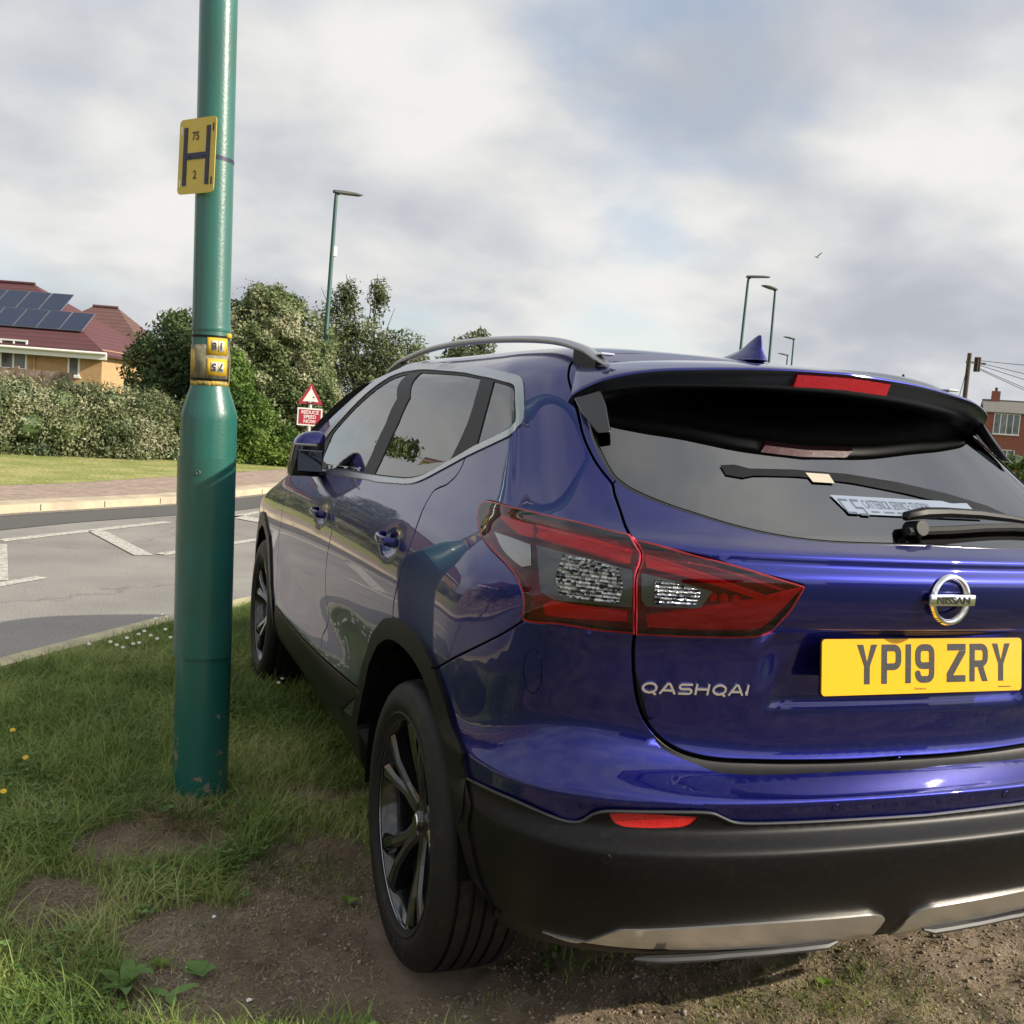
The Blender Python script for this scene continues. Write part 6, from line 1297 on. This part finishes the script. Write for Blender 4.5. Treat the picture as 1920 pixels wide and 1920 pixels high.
for x_ in(-.028,.026): MB().lathe([(0,.004),(.004,.0035),(.005,.002)],12,M=Ms@Matrix.Translation((x_,0,.0005))).build('rivet',NB,hs)
text('75',.034,Ms@Matrix.Translation((-.006,.047,.0014)),P('print_brown',(.09,.03,.04),rough=.5),hs,'sign_number',0,'CENTER',.85,.0006)
text('2',.034,Ms@Matrix.Translation((-.004,-.066,.0014)),bpy.data.materials['print_brown'],hs,'sign_number',0,'CENTER',.85,.0006)
for a_,b_,mt in((-.062,.077,WH),(-.062,-.078,WH),(.062,.079,NB),(.062,-.076,NB)): MB().box((a_,b_,.0008),(.004,.022,.0016),M=Ms).build('sign_slot',mt,hs)
MB().lathe([(.0572,-.006),(.0592,-.006),(.0592,.006),(.0572,.006)],40,M=Matrix.Translation((0,0,2.10))@Matrix.Rotation(math.radians(5),4,'Y')).build('sign_strap',P('strap_dark',(.07,.07,.10),rough=.3,metal=.7),post,auto=30)
# ------------------------------------------------------------------ distant lamps
GREENL=P('green_lamp_paint',(.024,.080,.068),rough=.5); GREYL=P('lamp_head_grey',(.05,.055,.055),rough=.5)
def street_lamp(x,y,h,yaw,label,r=.055,base=True,extra=None):
    o=tag(empty('street_lamp',(x,y,0),(0,math.radians(.9),yaw)),label,'street lamp','tall street lamps along the road')
    MB().lathe([(r*1.7,0),(r*1.7,1.3),(r,1.4),(r*.75,h-.2),(r*.6,h),(0,h)],16).build('shaft',GREENL,o,auto=30)
    m=MB(); m.tube([(0,0,h-.14),(.0,0,h-.03),(.05,0,h)],[r*.6,r*.7,r*.8],10)
    V=[];F=[]; st=[(-.06,.06,.05,0),(.12,.12,.055,.01),(.42,.14,.04,.045),(.62,.10,.022,.06)]
    for a,w,t,z in st: V+=[(a,-w,h+z),(a,w,h+z),(a,w*.8,h+z+t),(a,-w*.8,h+z+t)]
    for i in range(3): F+=[(i*4+k,i*4+(k+1)%4,i*4+4+(k+1)%4,i*4+4+k) for k in range(4)]
    F+=[(3,2,1,0),(12,13,14,15)]; m.add(V,F); m.build('lamp_head',GREYL,o,auto=30)
    if extra:
        MB().box((0.06,0,extra),(.09,.09,.22),bev=.01).build('control_box',P('light_grey_box',(.5,.5,.5),rough=.5) if 'light_grey_box' not in bpy.data.materials else bpy.data.materials['light_grey_box'],o)
    return o
for a in LAMPS: street_lamp(*a)
# sign by the hedge
def warn():
    x,y,zb=WARN; o=tag(empty('warning_sign',(x,y,0)),'red REDUCE SPEED NOW plate under a red triangle, half hidden by foliage','sign')
    MB().tube([(0,.03,0),(0,.03,1.75)],.038,12).build('sign_pole',P('grey_pole',(.45,.45,.43),rough=.5),o,auto=30)
    M_=Matrix.Translation((0,0,zb))@Matrix.Rotation(math.radians(-8),4,'Z')@Matrix.Rotation(math.radians(90),4,'X')
    red=P('sign_red',(.34,.022,.045),rough=.4); wh=P('sign_white',(.72,.70,.66),rough=.5)
    MB().box((0,0,0),(.50,.36,.02),M=M_).build('lower_plate',wh,o); MB().box((0,0,.012),(.44,.30,.006),M=M_).build('red_panel',red,o)
    for i,t in enumerate(('REDUCE','SPEED','NOW')): text(t,.098,M_@Matrix.Translation((0,.062-.093*i,.0165)),wh,o,'sign_text',0,'CENTER',.95,.002)
    M2=Matrix.Translation((.0,0,.22)); 
    def tri(s,z0,z1,c=0): return MB().prism([(-s*.5,-s*.2887+.433),(s*.5,-s*.2887+.433),(0,s*.5774+.433)],z0,z1,0,M_@Matrix.Translation((0,-.03,0)))
    tri(.50,-.006,.006).build('triangle_plate',red,o); tri(.32,.0062,.010).build('triangle_face',wh,o)
    MB().tube([tuple((M_@Matrix.Translation((0,-.03,.0)))@Vector((.07*math.cos(a),.37+.07*math.sin(a),.014))) for a in np.linspace(math.pi*1.1,math.pi*1.9,8)],.010,6).tube([tuple((M_@Matrix.Translation((0,-.03,0)))@Vector((.05,.45,.014))),tuple((M_@Matrix.Translation((0,-.03,0)))@Vector((.075,.42,.014)))],.010,6).build('symbol',BKT,o)
warn()
# ------------------------------------------------------------------ foliage
def leafcloud(name,label_mat,centres,radii,n,size,parent=None,squash=1,shell=.45,flat=.4,seed=1,clip=None):
    R_=np.random.default_rng(seed); centres=np.array(centres,float); radii=np.array(radii,float)
    if radii.ndim==1: radii=np.repeat(radii[:,None],3,1)
    wts=(radii[:,0]*radii[:,2]); k=R_.choice(len(centres),n,p=wts/wts.sum())
    d=R_.normal(size=(n,3)); d/=np.linalg.norm(d,axis=1,keepdims=True); rr=(1-shell*R_.random(n)**1.6)
    rr=rr*(1+.16*np.sin(d[:,0]*5.3+k*1.7)*np.sin(d[:,2]*6.1+k*2.3)+.13*np.sin(d[:,1]*12+k)*np.sin(d[:,2]*14+k*.7+d[:,0]*9)+.022*np.abs(R_.normal(size=n))**2)
    p=centres[k]+d*radii[k]*rr[:,None]
    # clump the leaves into sprays
    q=np.sin(p[:,0]*5.1+1.3*np.sin(p[:,2]*4.3))+np.sin(p[:,1]*4.7+1.1*np.sin(p[:,0]*6.1))+np.sin(p[:,2]*5.9+p[:,1]*2.2); keep=R_.random(n)<np.clip(.68+.26*q,.12,1); p=p[keep]; d=d[keep]; n=len(p)
    if clip is not None: m=clip(p); p=p[m]; d=d[m]; n=len(p)
    nr=d*.7+R_.normal(size=(n,3))*.75+[0,0,.3]; nr/=np.linalg.norm(nr,axis=1,keepdims=True)
    a=np.cross(nr,R_.normal(size=(n,3))); a/=np.linalg.norm(a,axis=1,keepdims=True); b=np.cross(nr,a); s=size*R_.uniform(.6,1.35,n)[:,None]
    V=np.stack([p-a*s,p+b*s*.45+nr*s*.15,p+a*s,p-b*s*.45+nr*s*.15],1); F=np.arange(n*4).reshape(n,4)
    return mesh_np(name,V.reshape(-1,3),F,label_mat,parent)
def branches(m,base,tips,r0,seed=0,n=5):
    rn=random.Random(seed)
    for t in tips:
        b=Vector(base); t=Vector(t); pts=[b.lerp(t,i/n)+Vector((rn.uniform(-1,1),rn.uniform(-1,1),0))*.08*(t-b).length*math.sin(math.pi*i/n)*.5 for i in range(n+1)]
        m.tube(pts,[r0*(1-.8*i/n) for i in range(n+1)],6)
BARK=P('bark',(.10,.075,.055),rough=.95,noise=(20,(.05,.04,.03),.4,.6))
L_HAW=LEAF('hawthorn_leaf',[(.075,.115,.040),(.15,.20,.075),(.26,.29,.145),(.42,.41,.27)],scale=1.1,trans=.25)
L_GRN=LEAF('fresh_leaf',[(.055,.11,.02),(.11,.19,.035),(.20,.29,.065)],scale=1.0,trans=.35)
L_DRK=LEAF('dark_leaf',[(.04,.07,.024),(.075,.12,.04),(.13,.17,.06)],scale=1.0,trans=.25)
L_HDG=LEAF('hedge_leaf',[(.085,.110,.050),(.155,.185,.085),(.25,.265,.145),(.36,.36,.235)],scale=1.5,trans=.2,contrast=(.36,.62))
def tree(label,base,blobs,n,size,mat,trunk=.10,seed=1,name='tree',group=None,shell=.5,extra_tips=()):
    o=tag(empty(name,base),label,'tree',group); c=[(b[0],b[1],b[2]) for b in blobs]; r=[b[3] if hasattr(b[3],'__len__') else (b[3],)*3 for b in blobs]
    leafcloud('crown',mat,c,r,n,size,o,seed=seed,shell=shell)
    m=MB(); m.tube([(0,0,-.1),(0.03,0,.5),(0,0.02,1.1)],[trunk*1.3,trunk,trunk*.8],10); branches(m,(0,0.02,1.0),[(q[0]*.85,q[1]*.85,q[2]+.3*rr[2]) for q,rr in zip(c,r)],trunk*.55,seed); branches(m,(0,.02,1.2),extra_tips,trunk*.3,seed+5); m.build('trunk',BARK,o,smooth=True); return o
L_DRK2=LEAF('open_tree_leaf',[(.05,.075,.03),(.10,.13,.05),(.18,.20,.09)],scale=1.0,trans=.3)
for a in TREES: tree(**{**a,'mat':globals()[a['mat']]})
def hedge(label,pts,h,w,n,size,mat,seed,name='hedge',kind=None):
    cs=[];rs=[]; rn=random.Random(seed)
    for i in range(len(pts)-1):
        a=Vector(pts[i]);b=Vector(pts[i+1]);k=max(2,int((b-a).length/.30))
        for j in range(k):
            for lv in range(3):
                t=(j+rn.random())/k; p=a.lerp(b,t); hh=h[i]+(h[i+1]-h[i])*t; z=hh*(.18+.27*lv)+rn.uniform(-.05,.05); rr=hh*rn.uniform(.24,.29)
                cs.append((p.x+rn.uniform(-.25,.25)*w,p.y+rn.uniform(-.25,.25)*w,z)); rs.append((rr*1.3,rr*1.3*max(.8,w*.7),rr))
    o=leafcloud(name,mat,cs,rs,n,size,None,seed=seed,shell=.5); tag(o,label,'hedge')
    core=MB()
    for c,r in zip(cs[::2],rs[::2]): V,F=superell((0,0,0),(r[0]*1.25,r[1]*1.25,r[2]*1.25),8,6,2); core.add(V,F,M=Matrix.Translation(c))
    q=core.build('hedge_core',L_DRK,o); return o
for a in HEDGES: hedge(**{**a,'mat':globals()[a['mat']]})
# ------------------------------------------------------------------ houses
def brick(name,c1,c2,mort,sc=1.0):
    m=bpy.data.materials.new(name); m.use_nodes=True; nt=m.node_tree; b=nt.nodes['Principled BSDF']; b.inputs['Roughness'].default_value=.9; N=nt.nodes.new; L=nt.links.new; tc=N('ShaderNodeTexCoord'); sp=N('ShaderNodeSeparateXYZ'); L(tc.outputs['Object'],sp.inputs[0]); ad=N('ShaderNodeMath'); ad.operation='ADD'; L(sp.outputs[0],ad.inputs[0]); L(sp.outputs[1],ad.inputs[1]); cb=N('ShaderNodeCombineXYZ'); L(ad.outputs[0],cb.inputs[0]); L(sp.outputs[2],cb.inputs[1])
    t=N('ShaderNodeTexBrick'); t.inputs['Scale'].default_value=4.4*sc; t.inputs['Color1'].default_value=(*c1,1); t.inputs['Color2'].default_value=(*c2,1); t.inputs['Mortar'].default_value=(*mort,1); t.inputs['Mortar Size'].default_value=.012; L(cb.outputs[0],t.inputs['Vector']); L(t.outputs['Color'],b.inputs['Base Color']); return m
def tiles(name,c1,c2):
    m=bpy.data.materials.new(name); m.use_nodes=True; nt=m.node_tree; b=nt.nodes['Principled BSDF']; b.inputs['Roughness'].default_value=.8; N=nt.nodes.new; L=nt.links.new; tc=N('ShaderNodeTexCoord'); w=N('ShaderNodeTexWave'); w.bands_direction='Z'; w.wave_profile='SAW'; w.inputs['Scale'].default_value=1.6; w.inputs['Distortion'].default_value=.1; L(tc.outputs['Object'],w.inputs['Vector'])
    x=N('ShaderNodeMix'); x.data_type='RGBA'; x.inputs[6].default_value=(*c1,1); x.inputs[7].default_value=(*c2,1); L(w.outputs['Fac'],x.inputs[0]); n=N('ShaderNodeTexNoise'); n.inputs['Scale'].default_value=2; n.inputs['Detail'].default_value=6; L(tc.outputs['Object'],n.inputs['Vector']); mu=N('ShaderNodeMix'); mu.data_type='RGBA'; mu.blend_type='MULTIPLY'; mu.inputs[0].default_value=.35; L(x.outputs[2],mu.inputs[6]); L(n.outputs['Fac'],mu.inputs[7]); L(mu.outputs[2],b.inputs['Base Color']); bp=N('ShaderNodeBump'); bp.inputs['Distance'].default_value=.04; L(w.outputs['Fac'],bp.inputs['Height']); L(bp.outputs[0],b.inputs['Normal']); return m
ORB=brick('buff_orange_brick',(.50,.31,.15),(.40,.235,.11),(.45,.36,.24)); RDB=brick('red_brick',(.30,.085,.05),(.22,.06,.045),(.30,.24,.20)); UPVC=P('white_upvc',(.80,.79,.74),rough=.4); PANE=P('window_pane',(.05,.06,.07),rough=.05,coat=1,noise=(.8,(.20,.22,.23),.4,.6)); RT=tiles('dark_red_tiles',(.13,.045,.050),(.085,.030,.035)); BT=tiles('brown_tiles',(.17,.085,.075),(.10,.05,.045)); SOLAR=P('solar_glass',(.020,.030,.062),rough=.35,spec=.25); ALU=P('alu_grey',(.25,.27,.30),rough=.4,metal=.6)
def house(label,loc,yaw,L_,D_,zb,ze,zr,wall,roof,wins=(),hip=0,solar=False,over=.35,chimney=None,fascia=True,name='brick_house',doorx=None,valley=None,group=None,drain=None):
    """local frame: x along the front (0..L), y depth (0..D), front faces -y"""
    o=tag(empty(name,loc,(0,0,yaw)),label,'house',group)
    w=MB(); w.box((L_/2,D_/2,(zb+ze)/2),(L_,D_,ze-zb))
    if not hip:
        w.add([(0,0,ze),(0,D_,ze),(0,D_/2,zr),(L_,0,ze),(L_,D_,ze),(L_,D_/2,zr)],[(0,1,2),(3,5,4)])
    w.build('wall',wall,o)
    r=MB(); e=over; dz=(zr-ze)/(D_/2)*e; h=hip
    A=[(-e,-e,ze-dz),(L_+e,-e,ze-dz),(L_+e,D_+e,ze-dz),(-e,D_+e,ze-dz)]; R0=(h-(e if not h else 0),D_/2,zr); R1=(L_-h+(e if not h else 0),D_/2,zr); t=.10
    r.add(A+[R0,R1]+[(p[0],p[1],p[2]-t) for p in A+[R0,R1]],[(0,1,5,4),(2,3,4,5),(3,0,4),(1,2,5),(6,10,11,7),(8,11,10,9),(9,10,6),(7,11,8),(0,6,7,1),(1,7,8,2),(2,8,9,3),(3,9,6,0)]); rf=r.build('roof',roof,o)
    MB().tube([(R0[0],R0[1],zr+.02),(R1[0],R1[1],zr+.02)],.09,8).build('ridge_tiles',roof,rf,smooth=True)
    if fascia:
        MB().box((L_/2,-e-.02,ze-dz-.10),(L_+2*e,.04,.26)).build('fascia_board',UPVC,o); MB().tube([(-e,-e-.10,ze-dz+.03),(L_+e,-e-.10,ze-dz+.03)],.065,10).build('gutter',UPVC,o,smooth=True)
    for (x,z,ww,hh,nm) in wins:
        f=MB(); t=.07
        f.box((x,-.03,z+hh/2-t/2),(ww,.07,t)).box((x,-.03,z-hh/2+t/2),(ww,.07,t)); 
        for q in range(nm+1): f.box((x-ww/2+t/2+(ww-t)*q/nm,-.03,z),(t,.066,hh-2*t))
        f.box((x,-.05,z-hh/2-.04),(ww+.12,.12,.06))
        fo=f.build('window',UPVC,o); MB().box((x,.0,z),(ww-.05,.03,hh-.05)).build('pane',PANE,fo)
    if doorx is not None: MB().box((doorx,-.03,zb+1.05),(.95,.07,2.1)).build('front_door',P('door_green',(.05,.14,.10),rough=.4) if 'door_green' not in bpy.data.materials else bpy.data.materials['door_green'],o)
    if chimney is not None: MB().box((chimney,D_/2,zr+.3),(.75,.6,1.2)).build('chimney',wall,rf); MB().tube([(chimney,D_/2,zr+.9),(chimney,D_/2,zr+1.25)],.13,10).build('chimney_pot',BT,rf)
    if drain is not None:
        MB().tube([(drain,-.06,zb),(drain,-.06,ze-dz)],.045,8).build('drainpipe',wall,o)
    if solar:
        sl=math.atan2(zr-ze,D_/2); u=Vector((0,math.cos(sl),math.sin(sl))); nn=Vector((0,-math.sin(sl),math.cos(sl)))
        for (cx,cy) in solar:
            c=Vector((cx,0,ze))+u*cy+nn*.10; Mx=Matrix.Translation(c)@Matrix.Rotation(sl,4,'X')
            p_=MB().box((0,0,0),(1.0,1.62,.03),M=Mx).build('solar_panel',ALU,o); MB().box((0,0,.018),(.96,1.58,.006),M=Mx).build('solar_cells',SOLAR,p_)
    return o
GREYT=tiles('grey_tiles',(.20,.19,.17),(.15,.14,.13))
for a in HOUSES: house(**{**a,'wall':globals()[a['wall']],'roof':globals()[a['roof']]})
def fence(label,p0,p1,h,mat,zb=0,name='board_fence'):
    a=Vector(p0);b=Vector(p1);d=(b-a);L_=d.length;d.normalize(); ang=math.atan2(d.y,d.x); o=tag(empty(name,(a.x,a.y,zb),(0,0,ang)),label,'fence')
    m=MB(); n=int(L_/.15)
    for i in range(n): m.box((i*.15+.075,0,h/2+random.uniform(-.008,.008)),(.142,.02,h))
    m.build('boards',mat,o)
    for i in range(int(L_/2)+1): MB().box((i*2,.05,h/2+.03),(.09,.09,h+.06)).build('fence_post',mat,o)
    return o
FENCEW=P('brown_fence_wood',(.30,.235,.18),rough=.85,noise=(3,(.12,.08,.06),.4,.6))
for a in FENCES: fence(mat=FENCEW,**a)
# ------------------------------------------------------------------ telegraph pole with wires, bird
def pole():
    x,y=TPOLE; o=tag(empty('telegraph_pole',(x,y,0)),'dark wooden telegraph pole with a cluster of insulators above the far roofs','telegraph pole')
    MB().tube([(0,0,0),(0,0,3),(0,0,6.35)],[.13,.12,.10],10).build('pole',BARK,o,smooth=True)
    m=MB(); m.box((.45,0,5.92),(1.2,.08,.09)); 
    for k in range(6): m.tube([(.55+.12*math.cos(k),.12*math.sin(k),5.5),(.55+.12*math.cos(k),.12*math.sin(k),6.2)],.045,6)
    m.build('crossarm',BARK,o,auto=40)
    m=MB(); m.tube([(.0,0,5.9),(-.5,0,3.5)],.02,4).build('stay_wire',BARK,o)
    wz=[((.6,0,6.05),(14,-4,7.3)),((.6,0,5.95),(16,-3,5.4)),((.6,0,5.85),(16,-3,4.2)),((.6,0,5.7),(12,-6,2.5)),((.6,0,5.65),(13,-4,2.6))]
    for a,b in wz:
        a=Vector(a);b=Vector(b); pts=[a.lerp(b,t/10)-Vector((0,0,.5*math.sin(math.pi*t/10))) for t in range(11)]; MB().tube(pts,.014,4).build('overhead_wire',BLACKP,o)
pole()
def bird():
    o=MB(); x,y,z=BIRD; c=Vector((x,y,z))
    o.tube([c+Vector((-.18,0,.02)),c+Vector((-.02,0,0)),c+Vector((.16,0,-.02))],[.015,.05,.02],8)
    V=[c+Vector(v) for v in((-.05,0,.02),(.06,0,.02),(.03,.45,.22),(-.04,.40,.20),(.03,-.45,.22),(-.04,-.40,.20))]
    o.add(V,[(0,1,2,3),(1,0,5,4)]); tag(o.build('seagull',P('gull_grey',(.30,.30,.30),rough=.7),smooth=True),'small gull gliding high above the pair of street lamps','bird')
bird()
